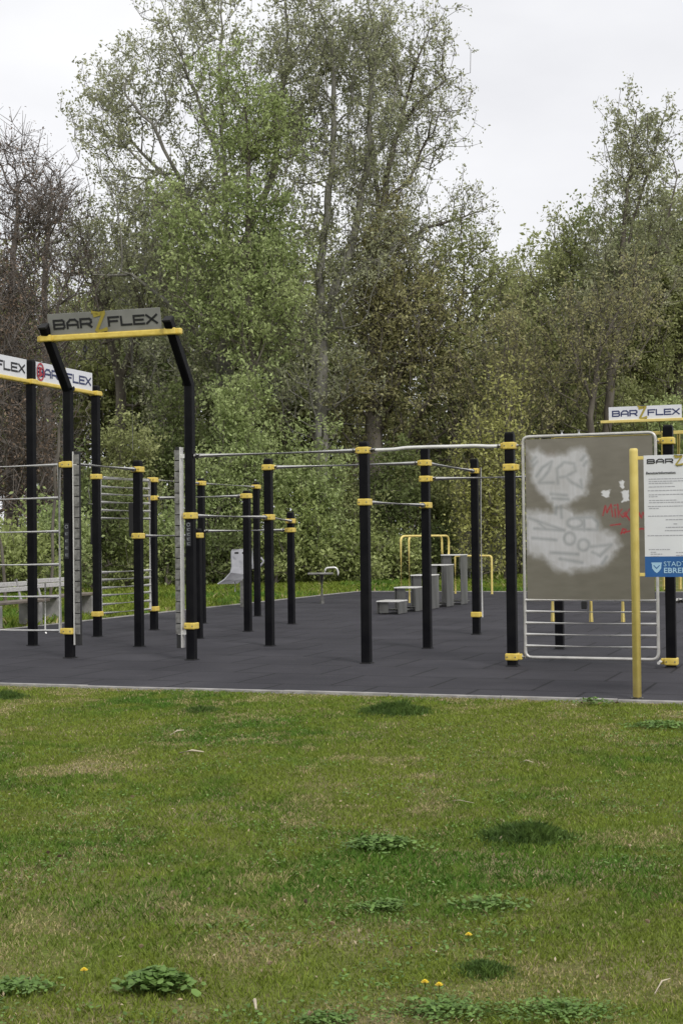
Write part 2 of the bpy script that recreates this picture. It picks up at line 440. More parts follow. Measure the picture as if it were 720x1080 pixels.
def mkpost(k, ztop, kink=None):
    p = PG[k]; bm = bmesh.new()
    if kink is None:
        box(bm, (p.x, p.y, ztop / 2), PW, PW, ztop, GRID, .010)
    else:
        zk, tip = kink
        d = tip - Vector((p.x, p.y, zk))
        sec = []
        dn = (d.normalized() + UP).normalized()
        for c, ax, sc in ((Vector((p.x, p.y, 0)), UP, 1), (Vector((p.x, p.y, zk)), dn, 1 / math.cos(d.angle(UP) / 2)), (tip, d.normalized(), 1)):
            w = U.cross(ax).normalized()
            ring = []
            hw = PW / 2; ch = .012
            for (a, b) in ((-hw, -hw + ch), (-hw + ch, -hw), (hw - ch, -hw), (hw, -hw + ch), (hw, hw - ch), (hw - ch, hw), (-hw + ch, hw), (-hw, hw - ch)):
                ring.append(bm.verts.new(c + U * a + w * b * sc))
            sec.append(ring)
        for r0, r1 in zip(sec, sec[1:]):
            for i in range(8): bm.faces.new((r0[i], r0[(i + 1) % 8], r1[(i + 1) % 8], r1[i]))
        bm.faces.new(sec[0][::-1]); bm.faces.new(sec[-1])
        bmesh.ops.recalc_face_normals(bm, faces=bm.faces[:])
    o = fin('post', bm, M['black'], rig, origin=(p.x, p.y, 0))
    posts[k] = o
    if kink is None:
        bm = bmesh.new(); box(bm, (p.x, p.y, ztop + .008), PW - .012, PW - .012, .02, GRID, .006)
        fin('post_cap', bm, M['rubber'], o)
    bm = bmesh.new(); box(bm, (p.x, p.y, 0.006), PW + .028, PW + .028, .010, GRID, .003)
    fin('foot_collar', bm, M['rubber'], o)
    return o
for k, y in TOPY.items(): mkpost(k, ZP(PG[k], y))
# portal posts that bend towards the viewer
def tipof(k, px, py): return ONPLANE(px, py, PG[k], U)
tipL = tipof('B', 45.5, 346); tipR = tipof('P3', 178, 336)
zk = (ZP(PG['B'], 413) + ZP(PG['P3'], 405)) / 2
L0 = ((tipL.z - zk) + (tipR.z - zk)) / 2
off = ((PG['B'] - tipL).dot(V) + (PG['P3'] - tipR).dot(V)) / 2
print('portal', zk, L0, off)
tips = {}
for k in ('B', 'P3'):
    tips[k] = Vector((PG[k].x, PG[k].y, zk + L0)) - V * off
    mkpost(k, 0, (zk, tips[k]))
    bm = bmesh.new()
    d = (tips[k] - Vector((PG[k].x, PG[k].y, zk))).normalized()
    box(bm, tips[k] + d * .008, PW + .004, PW + .004, .03, basis(U, UP.cross(U).normalized() if False else d.cross(U).normalized(), d), .006)
    fin('post_cap', bm, M['rubber'], posts[k])

def clamp(k, z, du0=0.0, dv0=0.0, wide=0.0, hh=0.078):
    """yellow collar round a post, with two dark bolt heads"""
    p = PG[k]; bm = bmesh.new()
    box(bm, (p.x, p.y, z), PW + .036, PW + .036, hh, GRID, .012)
    for sx, off_ in ((1, du0), (-1, -du0)):
        pass
    if du0: box(bm, Vector((p.x, p.y, z)) + U * (math.copysign((PW + .036) / 2 + abs(du0) / 2 - .006, du0)), abs(du0) + .012, .075, hh - .012, GRID, .01)
    if dv0: box(bm, Vector((p.x, p.y, z)) + V * (math.copysign((PW + .036) / 2 + abs(dv0) / 2 - .006, dv0)), .075, abs(dv0) + .012, hh - .012, GRID, .01)
    o = fin('clamp', bm, M['yellow'], posts[k])
    return o
def bolts(k, z):
    p = PG[k]; bm = bmesh.new()
    for a in (-.045, .045):
        c = Vector((p.x, p.y, z)) + U * a - V * (PW / 2 + .018)
        tube(bm, [c + V * .01, c - V * .006], .008, 6)
    fin('bolt', bm, M['dull_steel'], posts[k])
BR_ = 0.026
def bar(ka, kb, za, zb=None, r=BR_, ca=1, cb=1, wavy=None):
    zb = za if zb is None else zb
    a = Vector((PG[ka].x, PG[ka].y, za)); b = Vector((PG[kb].x, PG[kb].y, zb))
    d = (b - a).normalized()
    pts = [a + d * .06, b - d * .06]
    if wavy:
        L = (b - a).length; pts = []
        for i in range(33):
            t = .06 / L + (1 - .12 / L) * i / 32
            pts.append(a + (b - a) * t + UP * wavy(t))
    bm = bmesh.new(); tube(bm, pts, r)
    o = fin('crossbar', bm, M['steel'], rig)
    for k, c, s, zz in ((ka, ca, 1, za), (kb, cb, -1, zb)):
        if c:
            e = d * s; cu, cv = e.dot(U), e.dot(V)
            if abs(cu) > abs(cv): clamp(k, zz, du0=math.copysign(.03, cu))
            else: clamp(k, zz, dv0=math.copysign(.03, cv))
            bolts(k, zz)
        bm = bmesh.new(); p0 = (a if s > 0 else b) + d * s * .085
        tube(bm, [p0, p0 + d * s * .05], r + .009, 10)
        fin('socket', bm, M['dull_steel'], posts[k])
    return o
def zavg(*kv): return sum(ZP(PG[k], y) for k, y in kv) / len(kv)
z_front = zavg(('P3', 480.5), ('P7', 475.5), ('P10', 470.5))
z_top = zavg(('P15', 491), ('P8', 486), ('P9', 494), ('Cc', 503.5), ('P6', 507.5), ('Pb', 511), ('P14', 514), ('B', 490), ('P5', 497))
print('z_front', z_front, 'z_top', z_top)
bar('P3', 'P7', z_front, ca=0)
def hump(t):
    s = lambda c, w: 1 / (1 + math.exp(-(t - c) / w))
    return .016 * (s(.25, .02) - s(.55, .02) * 0.2 - s(.82, .02) * .8) - .0
bar('P7', 'P10', z_front, wavy=hump, ca=0, r=.021)
z218 = zavg(('P8', 505), ('P17', 502.5))
bar('P8', 'P17', z218)
bar('P15', 'P8', z_top)
bar('P8', 'P9', z_top, ca=0)
bar('P7', 'P8', zavg(('P7', 529), ('P8', 533.5)))
z3 = zavg(('P3', 543.5), ('P15', 546))
bar('P3', 'P15', z3); bar('P15', 'P16', z3, ca=0)
bar('Pb', 'P16', ZP(PG['P16'], 559), ca=0)
bar('P5', 'Pa', zavg(('P5', 565), ('Pa', 565)))
bar('P6', 'P13', zavg(('P6', 525), ('P13', 523.5)))
bar('B', 'P5', z_top, ca=0)
bar('Cc', 'P6', z_top, r=.016); bar('P6', 'Pb', z_top, ca=0, r=.016); bar('Pb', 'P14', z_top, ca=0, r=.016)
clamp('P10', ZP(PG['P10'], 493), du0=.03); bolts('P10', ZP(PG['P10'], 493))

# wall bars on the left, running out of the picture
def wall_bars(P0, d, L, zs, frame_r=.022, rung_r=.0195, both=True):
    """frame of two uprights with rungs between; P0 foot of the first upright, d direction"""
    bm = bmesh.new()
    tube(bm, [P0 + UP * (zs[-1] - .02), P0 + UP * (zs[0] + .02)], frame_r)
    fr = fin('ladder_upright', bm, M['steel'], rig)
    bm = bmesh.new()
    tube(bm, [P0 + d * L + UP * (zs[-1] - .02), P0 + d * L + UP * (zs[0] + .02)], frame_r)
    fin('ladder_upright', bm, M['steel'], rig)
    for z in zs:
        bm = bmesh.new(); tube(bm, [P0 + UP * z, P0 + d * L + UP * z], rung_r, 8)
        fin('rung', bm, M['steel'], fr)
    return fr
zs = [ZP(PG['B'], y) for y in (490, 525, 560.5, 595.5, 629.5, 665.5)]
wl0 = PG['B'] - U * .135
fr = wall_bars(wl0, -U, 1.55, zs)
for z in (zs[0], zs[-1]):
    clamp('B', z, du0=-.05); bolts('B', z)
PG['Po'] = PG['B'] - U * 1.83                      # the next post, just outside the frame
mkpost('Po', 2.45)
for z in (zs[0], zs[-1]): clamp('Po', z, du0=.05)
# far wall bars between C and P6
zs = [ZP(PG['Cc'], y) for y in (513, 521, 529.5, 538, 546.5, 604, 612, 620.5, 628.5, 638, 647.5)]
dC = (PG['P6'] - PG['Cc']); LC = dC.length; dC.normalize()
wall_bars(PG['Cc'] + dC * .10, dC, LC - .2, [z_top - .02] + zs, .022, .021)
clamp('Cc', zs[-1], du0=.02); clamp('P6', zs[-1], du0=-.02)

# notched steel channels facing each other inside the portal
def channel(k, offu, ytop, ybot, arms):
    p = PG[k] + U * offu
    zt, zb = ZP(p, ytop), ZP(p, ybot); s = math.copysign(1, offu)
    bm = bmesh.new()
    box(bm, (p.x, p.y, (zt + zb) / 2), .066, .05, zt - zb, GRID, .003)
    ch = fin('climbing_channel', bm, M['slot_shade'], rig)  # backing coloured near-black so the notch gaps look shaded
    bm = bmesh.new(); z = zt - .16; n = 0
    q = p - V * .031
    while z > zb + .05:
        box(bm, (q.x, q.y, z + .060), .076, .012, .119, GRID, .003); z -= .13
    fin('notched_plate', bm, M['channel_steel'], ch)
    bm = bmesh.new()
    e = p - U * s * .041
    box(bm, (e.x, e.y, (zt + zb) / 2), .014, .085, zt - zb - .01, GRID, .003)
    fin('channel_edge', bm, M['steel'], ch)
    for z in arms:
        bm = bmesh.new(); box(bm, PG[k] + U * offu * .5 + UP * z - V * .02, abs(offu) + .02, .03, .05, GRID, .004)
        fin('bracket', bm, M['steel'], ch)
z_arm = ZP(PG['B'], 666)
channel('B', .125, 476, 680.5, (z_top, z_arm))
channel('P3', -.155, 471.5, 683.5, (z_front, z_arm))
clamp('P3', ZP(PG['P3'], 660), du0=.0); bolts('P3', ZP(PG['P3'], 660))
# stickers on the portal posts
for k, y0, y1 in (('B', 552, 589), ('P3', 551, 576)):
    z0, z1 = ZP(PG[k], y1), ZP(PG[k], y0)
    n = 5; bm = bmesh.new(); bm2 = bmesh.new()
    c = PG[k] - V * (PW / 2 + .003)
    box(bm, c + UP * ((z0 + z1) / 2), .062, .003, z1 - z0, GRID)
    st = fin('sticker', bm, M['ink'], posts[k])
    for i in range(n):
        zz = z1 - (z1 - z0) * (i + .5) / n
        if i == 0:
            pts = [c - V * .004 + UP * zz + U * .02 * math.cos(a) + UP * .02 * math.sin(a) for a in (2 * math.pi * q / 12 for q in range(13))]
            tube(bm2, pts, .005, 5)
        else:
            box(bm2, c - V * .004 + UP * (zz + .012), .042, .003, .007, GRID); box(bm2, c - V * .004 + UP * (zz - .012), .034, .003, .007, GRID)
            box(bm2, c - V * .004 + UP * zz - U * .012, .010, .003, .03, GRID)
    fin('pictogram', bm2, M['sticker'], posts[k])

# portal beam and grey name board
ta, tb = [tips[k] - (tips[k] - Vector((PG[k].x, PG[k].y, zk))).normalized() * .15 + UP * .035 for k in ('B', 'P3')]
dd = (tb - ta).normalized(); LB = (tb - ta).length
nb = (dd.cross(UP)).normalized()                   # towards the viewer
if nb.y > 0: nb = -nb
Rb = basis(dd, -nb, UP)
bm = bmesh.new(); box(bm, (ta + tb) / 2 - UP * .045 - V * .0, LB + .26, .075, .075, Rb, .018)
beam = fin('portal_beam', bm, M['yellow'], rig)
for t_ in (ta, tb):
    bm = bmesh.new(); box(bm, t_ - UP * .045, .15, .15, .078, Rb, .012)
    fin('beam_clamp', bm, M['yellow'], beam)
def board(P0, d, W, Hh, lean, mt, ink, zm, par=rig, th=.008):
    n = d.cross(UP).normalized()
    if n.y > 0: n = -n
    ey = (UP * math.cos(lean) + n * math.sin(lean)).normalized()
    en = d.cross(ey).normalized()
    if en.dot(n) < 0: en = -en
    R = basis(d, -en, ey)
    bm = bmesh.new(); box(bm, P0 + d * W / 2 + ey * Hh / 2, W, th, Hh, R, .002)
    o = fin('name_board', bm, mt, par)
    barzflex(P0 + en * (th / 2), d, ey, en, W, Hh, o, ink, zm)
    return o, ey, en
s0 = ONPLANE(53, 352.5, ta, nb); s1 = ONPLANE(171.5, 345, ta, nb)
Wb = (s1 - s0).dot(dd)
pb = ta + dd * (s0 - ta).dot(dd) - UP * .006 + nb * .01
hb = ONPLANE(51, 332, ta, nb).z - pb.z
board(pb, dd, Wb, hb + .0, math.radians(14), M['grey_board'], M['ink'], M['gold'])
# white name boards on the rear beam between posts A and C
za = zavg(('A', 403.5), ('Cc', 414.5))
a = PG['A'] + UP * za; c = PG['Cc'] + UP * za; d = (c - a).normalized()
n_ = d.cross(UP).normalized(); n_ = n_ if n_.y < 0 else -n_
R = basis(d, -n_, UP)
bm = bmesh.new(); st = a - d * 2.6; en = c + d * .16
box(bm, (st + en) / 2 + n_ * .0, (en - st).length, .07, .055, R, .015)
rear_beam = fin('rear_beam', bm, M['yellow'], rig)
for q in (a, c):
    bm = bmesh.new(); box(bm, q, .15, .15, .07, R, .012); fin('beam_clamp', bm, M['yellow'], rear_beam)
pl = PG['A'] + n_ * .0
b0 = ONPLANE(37, 402, a + n_ * .02, n_); b1 = ONPLANE(98.7, 412, a + n_ * .02, n_)
w2 = (b1 - b0).dot(d); p0 = a + d * (b0 - a).dot(d) + UP * .03
htop = ONPLANE(68, 387.5, a, n_).z - p0.z
bo, ey, en_ = board(p0, d, w2, htop, 0.0, M['white_board'], M['blue_ink'], M['gold'])
# red scribbled B in a circle over the first letter
bm = bmesh.new(); cc = (w2 * .10, htop * .5)
ribbon(bm, [(cc[0] + .085 * math.cos(q), cc[1] + .115 * math.sin(q)) for q in np.linspace(0, 6.3, 22)], .022, p0 + en_ * .012, d, ey, en_)
ribbon(bm, [(cc[0] - .03, cc[1] - .06), (cc[0] - .03, cc[1] + .06), (cc[0] + .03, cc[1] + .05), (cc[0] - .02, cc[1]), (cc[0] + .035, cc[1] - .035), (cc[0] - .03, cc[1] - .06)], .022, p0 + en_ * .014, d, ey, en_)
fin('red_scribble', bm, M['red'], bo)
b1 = ONPLANE(29.5, 400.5, a + n_ * .02, n_)
board(a + d * ((b1 - a).dot(d) - w2) + UP * .03, d, w2, htop, 0.0, M['white_board'], M['ink'], M['gold'])
PG['Pq'] = PG['A'] - d * (c - a).length; mkpost('Pq', za + .12)
# hook hanging from portal beam, thin rope beside it
bm = bmesh.new(); hk = ONPLANE(90, 356, ta, nb) - UP * .0
tube(bm, [hk, hk - UP * .10], .006, 6); tube(bm, [hk - UP * (.10 + .035) + UP * .035 * math.cos(q) + dd * .02 * math.sin(q) for q in np.linspace(0, 6.28, 10)], .010, 6)
tube(bm, [hk - UP * .17, hk - UP * .26], .012, 6)
fin('hanging_hook', bm, M['ink'], rig)
bm = bmesh.new(); hk = ONPLANE(139, 350, ta, nb); tube(bm, [hk, hk - UP * 1.4], .004, 5); fin('thin_cable', bm, M['dull_steel'], rig)
bm = bmesh.new(); q0 = PG['Cc'] - U * .09 - V * .05
tube(bm, [q0 + UP * z_top, q0 + UP * (z_top - .22) - U * .01, q0 + UP * (z_top - .36) + U * .02, q0 + UP * (z_top - .40) - U * .03, q0 + UP * (z_top - .41) + U * .06], .008, 6)
fin('thin_strap', bm, M['dull_steel'], rig)
bm = bmesh.new(); q0 = PG['Cc'] - U * .07; box(bm, q0 + UP * ZP(PG['Cc'], 560), .05, .06, .40, GRID, .012); fin('black_pad', bm, M['rubber'], rig)
bm = bmesh.new(); q0 = PG['P5'] - U * .085 - V * .02; box(bm, q0 + UP * ZP(PG['P5'], 548), .07, .07, .46, GRID, .012); fin('black_pad', bm, M['rubber'], rig)
# small black bolts on the portal bends
for k in ('B', 'P3'):
    bm = bmesh.new(); q = PG[k] + UP * (zk + .02) + U * (.062 if k == 'B' else -.062)
    tube(bm, [q - U * .02, q + U * .02], .03, 10); fin('pulley', bm, M['rubber'], posts[k])

# steel graffiti panel framed by tube, with rungs below
npn = -V
Pp = PG['P10']
def PN(px, py): return ONPLANE(px, py, Pp, V)
zT = PN(620, 458.5).z; zB = (PN(553, 692.5).z + PN(692, 696.5).z) / 2
uL = (PN(552.5, 600) - Pp).dot(U); uR = (PN(692.5, 600) - Pp).dot(U)
def LP(u, z): return Vector((Pp.x, Pp.y, 0)) + U * u + UP * z
bm = bmesh.new()
loop = rounded([LP(uL, zB), LP(uL, zT), LP(uR, zT), LP(uR, zB)], .075, closed=True)
tube(bm, loop + [loop[0], loop[1]], .018, 10, cap=False)
frame = fin('panel_frame', bm, M['frame_tube'], rig); frame['label'] = 'rounded steel tube frame of the graffiti panel'
zS = (PN(555, 632.5).z + PN(690, 634).z) / 2
for i in range(5):
    z = zS + (zB - zS) * i / 5
    bm = bmesh.new(); tube(bm, [LP(uL, z), LP(uR, z)], .0165, 8); fin('rung', bm, M['steel'], frame)
# the sheet itself: fine grid, spray paint stored as a colour attribute
u0, u1, z0, z1 = uL + .03, uR - .03, zS + .005, zT - .03
NX, NY = 250, 320
zx = np.linspace(75, 768, NX); zy = np.linspace(60, 937, NY)       # coordinates in the measuring sketch
X, Y = np.meshgrid(zx, zy)
def vnoise(X, Y, s, seed):
    r = np.random.default_rng(seed); gx = r.random((160, 160))
    x = X / s; y = Y / s; xi = np.floor(x).astype(int) % 159; yi = np.floor(y).astype(int) % 159
    fx = x - np.floor(x); fy = y - np.floor(y); fx = fx * fx * (3 - 2 * fx); fy = fy * fy * (3 - 2 * fy)
    return (gx[yi, xi] * (1 - fx) * (1 - fy) + gx[yi, xi + 1] * fx * (1 - fy) + gx[yi + 1, xi] * (1 - fx) * fy + gx[yi + 1, xi + 1] * fx * fy)
def fbm(X, Y, s, seed, o=4):
    v = 0; a = .5
    for i in range(o): v = v + a * vnoise(X, Y, s / 2 ** i, seed + i); a *= .5
    return v / (1 - .5 ** o)
def segd(X, Y, a, b):
    ax, ay = a; bx, by = b; dx, dy = bx - ax, by - ay; L = dx * dx + dy * dy + 1e-9
    t = np.clip(((X - ax) * dx + (Y - ay) * dy) / L, 0, 1)
    return np.hypot(X - ax - t * dx, Y - ay - t * dy)
def pold(X, Y, pts):
    d = None
    for a, b in zip(pts, pts[1:]):
        e = segd(X, Y, a, b); d = e if d is None else np.minimum(d, e)
    return d
def inside(X, Y, pts):
    c = np.zeros(X.shape, bool); n = len(pts)
    for i in range(n):
        x0, y0 = pts[i]; x1, y1 = pts[(i + 1) % n]
        cond = ((y0 > Y) != (y1 > Y)) & (X < (x1 - x0) * (Y - y0) / (y1 - y0 + 1e-9) + x0)
        c ^= cond
    return c
Xn = X + (fbm(X, Y, 40, 3) - .5) * 46; Yn = Y + (fbm(X, Y, 40, 13) - .5) * 46
blob1 = [(85, 112), (150, 112), (200, 150), (250, 138), (300, 142), (345, 118), (400, 120), (430, 165), (437, 230), (425, 300), (395, 370), (320, 405), (300, 440), (230, 440), (205, 395), (150, 350), (120, 300), (108, 220), (88, 170)]
blob2 = [(70, 450), (150, 455), (205, 470), (240, 430), (310, 430), (345, 465), (440, 470), (480, 510), (490, 560), (560, 585), (590, 640), (560, 700), (505, 760), (440, 765), (400, 788), (300, 785), (225, 770), (170, 705), (70, 690)]
def soft(poly, w):
    d = pold(Xn, Yn, poly + [poly[0]]); s = np.where(inside(Xn, Yn, poly), -d, d)
    return np.clip(.5 - s / w, 0, 1) ** 1.3
wht = np.maximum(soft(blob1, 40), soft(blob2, 44)) * (.72 + .35 * fbm(X, Y, 60, 31))
streak = fbm(X * 3.5, Y * .35, 30, 51)
wht = np.clip(wht * (.85 + .3 * streak), 0, 1)
def strokes(ls, w, s):
    d = None
    for st in ls:
        e = pold(X, Y, st); d = e if d is None else np.minimum(d, e)
    return np.clip((w + s / 2 - d) / s, 0, 1)
circ = lambda cx, cy, rx, ry: [(cx + rx * math.cos(q), cy + ry * math.sin(q)) for q in np.linspace(0, 6.284, 18)]
gs = [[(135, 262), (170, 215), (222, 185), (205, 235), (150, 298), (230, 300)],
      [(255, 305), (250, 225), (290, 190), (345, 200), (352, 240), (300, 268), (262, 272)], [(300, 268), (330, 300), (385, 330)],
      [(120, 205), (140, 182)], [(112, 180), (132, 160)], [(385, 180), (405, 158)], [(400, 210), (412, 190)], [(380, 290), (385, 320)],
      [(90, 490), (150, 512), (285, 560), (120, 548)], [(110, 600), (240, 612)], [(150, 520), (180, 550)],
      circ(315, 605, 30, 32), circ(390, 640, 30, 30), circ(345, 520, 42, 26), [(345, 494), (440, 492), (470, 520), (465, 560), (330, 552)], [(395, 500), (395, 560)],
      [(430, 650), (540, 640), (480, 700), (440, 680)], [(210, 680), (360, 690)], [(260, 715), (380, 735)], [(490, 740), (515, 705)],
      [(245, 430), (240, 470)], [(268, 430), (272, 490)], [(215, 360), (300, 370)], [(225, 385), (310, 392)]]
gray = strokes(gs, 7.5, 15) * (.45 + .5 * fbm(X, Y, 35, 71)) * (wht > .15)
st_w = np.zeros(X.shape)
for (a_, b_, c_, d_) in ((495, 342, 543, 390), (590, 292, 620, 340), (592, 352, 645, 414)):
    poly = [(a_, b_ + 12), (a_ + 14, b_), (c_, b_ + 5), (c_ - 3, (b_ + d_) / 2), (c_, d_ - 4), ((a_ + c_) / 2, d_), (a_ + 3, d_ - 14), (a_ + 12, (b_ + d_) / 2)]
    dd_ = pold(Xn, Yn, poly + [poly[0]]); s = np.where(inside(Xn, Yn, poly), -dd_, dd_); st_w = np.maximum(st_w, np.clip(.5 - s / 5, 0, 1) * .97)
rs_ = [[(498, 482), (512, 430), (520, 468), (542, 424), (550, 488)], [(563, 448), (566, 492)], [(560, 430), (566, 428)], [(578, 425), (582, 492)], [(600, 452), (584, 470), (606, 494)],
       [(606, 476), (622, 466), (612, 488), (628, 490)], [(672, 445), (640, 452), (622, 480), (640, 508), (665, 500), (664, 480), (648, 480)], [(676, 500), (690, 470), (704, 500), (712, 470), (730, 498)],
       [(538, 536), (592, 530)], [(594, 582), (604, 556), (622, 560), (612, 578)], [(604, 576), (650, 566), (705, 556), (740, 562)]]
red = strokes(rs_, 4.2, 4) * np.clip(.35 + 1.1 * fbm(X, Y, 14, 61), 0, 1)
base = np.empty(X.shape + (4,)); grime_reflection = .6 * fbm(X, Y, 260, 91) + .4 * fbm(X * .35, Y, 22, 95)  # grime, with the sheet's reflected tonal gradient painted into it
base[..., 0] = .19 + .13 * grime_reflection; base[..., 1] = .172 + .125 * grime_reflection; base[..., 2] = .140 + .11 * grime_reflection; base[..., 3] = 1
rust = np.clip(1 - np.hypot((X - 215) / 60, (Y - 170) / 60), 0, 1) * .35
base[..., 0] += rust * .06
def over(base, a, col):
    for i in range(3): base[..., i] = base[..., i] * (1 - a) + col[i] * a
over(base, wht * .86, (.56, .56, .57)); over(base, gray * .95, (.25, .265, .265)); over(base, st_w, (.66, .66, .66)); over(base, red, (.36, .02, .03))
paint = np.clip(np.maximum(np.maximum(wht, st_w), red), 0, 1); base[..., 3] = 1 - paint
uu = u0 + (u1 - u0) * (X - 75) / (768 - 75); zz = z1 + (z0 - z1) * (Y - 60) / (937 - 60)
O_ = np.array([Pp.x, Pp.y, 0.0]) - np.array(V) * .004
co = O_ + uu[..., None] * np.array(U) + zz[..., None] * np.array([0, 0, 1.0])
idx = np.arange(NX * NY).reshape(NY, NX)
fc = np.stack([idx[:-1, :-1], idx[1:, :-1], idx[1:, 1:], idx[:-1, 1:]], -1).reshape(-1, 4)
def npmesh(name, verts, faces, k, smooth=False):
    me = bpy.data.meshes.new(name)
    verts = np.ascontiguousarray(verts, np.float32).reshape(-1, 3)
    faces = np.ascontiguousarray(faces, np.int32).reshape(-1, k)
    me.vertices.add(len(verts)); me.vertices.foreach_set('co', verts.ravel())
    me.loops.add(faces.size); me.loops.foreach_set('vertex_index', faces.ravel())
    me.polygons.add(len(faces)); me.polygons.foreach_set('loop_start', np.arange(0, faces.size, k, dtype=np.int32))
    if smooth: me.polygons.foreach_set('use_smooth', np.ones(len(faces), bool))
    me.update(calc_edges=True)
    return me
me = npmesh('graffiti_sheet', co, fc, 4)
at = me.color_attributes.new('paint', 'FLOAT_COLOR', 'POINT'); at.data.foreach_set('color', base.reshape(-1).astype(np.float32))
pm = bpy.data.materials.new('sprayed_steel_sheet'); pm.use_nodes = True
n, l = pm.node_tree.nodes, pm.node_tree.links; b = n['Principled BSDF']
an = n.new('ShaderNodeAttribute'); an.attribute_name = 'paint'
l.new(an.outputs['Color'], b.inputs['Base Color'])
mr = n.new('ShaderNodeMapRange'); mr.inputs['To Max'].default_value = .8; l.new(an.outputs['Alpha'], mr.inputs['Value']); l.new(mr.outputs[0], b.inputs['Metallic'])
b.inputs['Roughness'].default_value = .34
sheet = link_mesh('graffiti_sheet', me, pm, frame)
sheet['label'] = 'dull steel sheet with white sprayed graffiti, pale stickers and red writing'
bm = bmesh.new(); box(bm, LP((u0 + u1) / 2, (z0 + z1) / 2) + V * .004, u1 - u0, .012, z1 - z0, GRID, .002)
fin('backing_sheet', bm, M['dull_steel'], frame)
# clamps of the panel
for k, y, s in (('P10', 692.5, 1), ('P11', 697.5, -1), ('P11', 465, -1)):
    z = ZP(PG[k], y); clamp(k, z, du0=s * .04); bolts(k, z)
    e = uL if s > 0 else uR
    bm = bmesh.new(); q = PG[k] + UP * z + U * s * .11
    w_ = LP(e, z); w_.z = z
    tube(bm, [q, w_], .018, 8); fin('panel_bracket', bm, M['steel'], frame)
bm = bmesh.new(); q = PG['P10'] + UP * z_front; tube(bm, [q + U * .08, LP(uL, z_front)], .018, 8); fin('panel_bracket', bm, M['steel'], frame)
# one more bay to the right of the picture edge
PG['Pr'] = PG['P11'] + U * 1.8; mkpost('Pr', 2.5)
zr = ZP(PG['P11'], 633.5); bar('P11', 'Pr', zr, ca=0)
# low clamp and long steel tube beside the back right post
z9 = ZP(PG['P9'], 648); clamp('P9', z9, du0=.02)
bm = bmesh.new(); q = PG['P9'] + U * .085; tube(bm, [q + UP * (z9 - .04), q + UP * (z_top + .05)], .02, 10); fin('side_tube', bm, M['steel'], rig)
bm = bmesh.new(); q = PG['P8'] - U * .1; 

bm.free()

# ------------------------------------------------------------------ information board
ib0 = G(671.5, 737)
ib = thing('information_board', (ib0.x, ib0.y, 0), 'white information board with blue footer on yellow poles at the front kerb', 'sign')
zt = ZP(ib0, 473)
du_ = du
for s in (0, 1):
    q = ib0 + du_ * (.0 if s == 0 else 1.02)
    bm = bmesh.new(); tube(bm, [q, q + UP * .02, q + UP * (zt - .03), q + UP * (zt - .012), q + UP * zt], [.038, .038, .038, .038, .030], 16)
    po = fin('pole', bm, M['yellow_tube'], ib)
    bm = bmesh.new(); tube(bm, [q + UP * .0, q + UP * .012], .055, 14); fin('foot_plate', bm, M['dull_steel'], po)
nbv = Vector((du_.y, -du_.x, 0)).normalized()
bt = ONPLANE(678, 480.5, ib0, nbv); bb = ONPLANE(678, 608.5, ib0, nbv)
uo = (bt - ib0).dot(du_); Hb = bt.z - bb.z; Wb2 = 1.02 - 2 * uo
P0 = ib0 + du_ * uo + UP * bb.z
Rn = basis(du_, -nbv, UP)
bm = bmesh.new(); box(bm, P0 + du_ * Wb2 / 2 + UP * Hb / 2, Wb2, .006, Hb, Rn, .001)
pan = fin('board_panel', bm, M['white_board'], ib)
O1 = P0 + nbv * .003
def rect(bm, x0, y0, x1, y1, lift=.0015):
    bm.faces.new([bm.verts.new(O1 + du_ * x + UP * y + nbv * lift) for x, y in ((x0, y0), (x1, y0), (x1, y1), (x0, y1))])
bm = bmesh.new(); rect(bm, 0, 0, Wb2, Hb * .168); fin('blue_footer', bm, M['blue'], pan)
s_ = Hb / 128.0        # metres per photo pixel on the board
bm = bmesh.new()
pts = [(7, 14.5), (17, 14.5), (16.6, 9), (14.5, 6), (12, 4), (9.5, 6), (7.4, 9)]
bm.faces.new([bm.verts.new(O1 + du_ * x * s_ + UP * y * s_ + nbv * .003) for x, y in pts[::-1]])
rect(bm, 6.6 * s_, 14.0 * s_, 17.4 * s_, 15.2 * s_, .004)
fin('shield_emblem', bm, M['pale_blue'], pan)
bm = bmesh.new(); ribbon(bm, [(9.2 * s_, 12 * s_), (12 * s_, 9 * s_), (14.8 * s_, 12 * s_)], .8 * s_, O1, du_, UP, nbv, .005); fin('emblem_stroke', bm, M['blue'], pan)
font_text('footer_lettering', 'STADTGEMEINDE', O1 + du_ * 19 * s_ + UP * 11.2 * s_, du_, UP, nbv, 7.2 * s_, M['pale_blue'], pan, 1.05)
font_text('footer_lettering', 'EBREICHSDORF', O1 + du_ * 19 * s_ + UP * 4.2 * s_, du_, UP, nbv, 7.8 * s_, M['pale_blue'], pan, 1.1, .0012)
barzflex(O1 + du_ * (-.2 * s_) + UP * 116.5 * s_, du_, UP, nbv, 78 * s_, 10.5 * s_, pan, M['ink'], M['gold'])
font_text('heading', 'Benutzerinformation:', O1 + du_ * 2.5 * s_ + UP * 108.2 * s_, du_, UP, nbv, 3.6 * s_, M['ink'], pan, 1.0, .0008)
bm = bmesh.new()
for y, x0, x1 in ((103, 5, 76), (100.5, 5, 72), (98.4, 5, 30), (94.8, 5, 32), (90.8, 4, 66), (86.5, 5, 70), (84.5, 5, 14), (80.5, 5, 34), (78.2, 5, 68), (74.2, 4, 60), (72, 5, 15), (64, 4, 74), (43.5, 3, 74), (28.8, 4, 26), (26, 6, 12), (24, 6, 18), (21.5, 6, 15), (25.5, 32, 60), (22.5, 32, 64)):
    x = x0
    while x < x1:                                          # word-long dashes too small to read
        w_ = random.uniform(1.2, 4.2); rect(bm, x * s_, (y - .45) * s_, min(x + w_, x1) * s_, (y + .4) * s_); x += w_ + .6
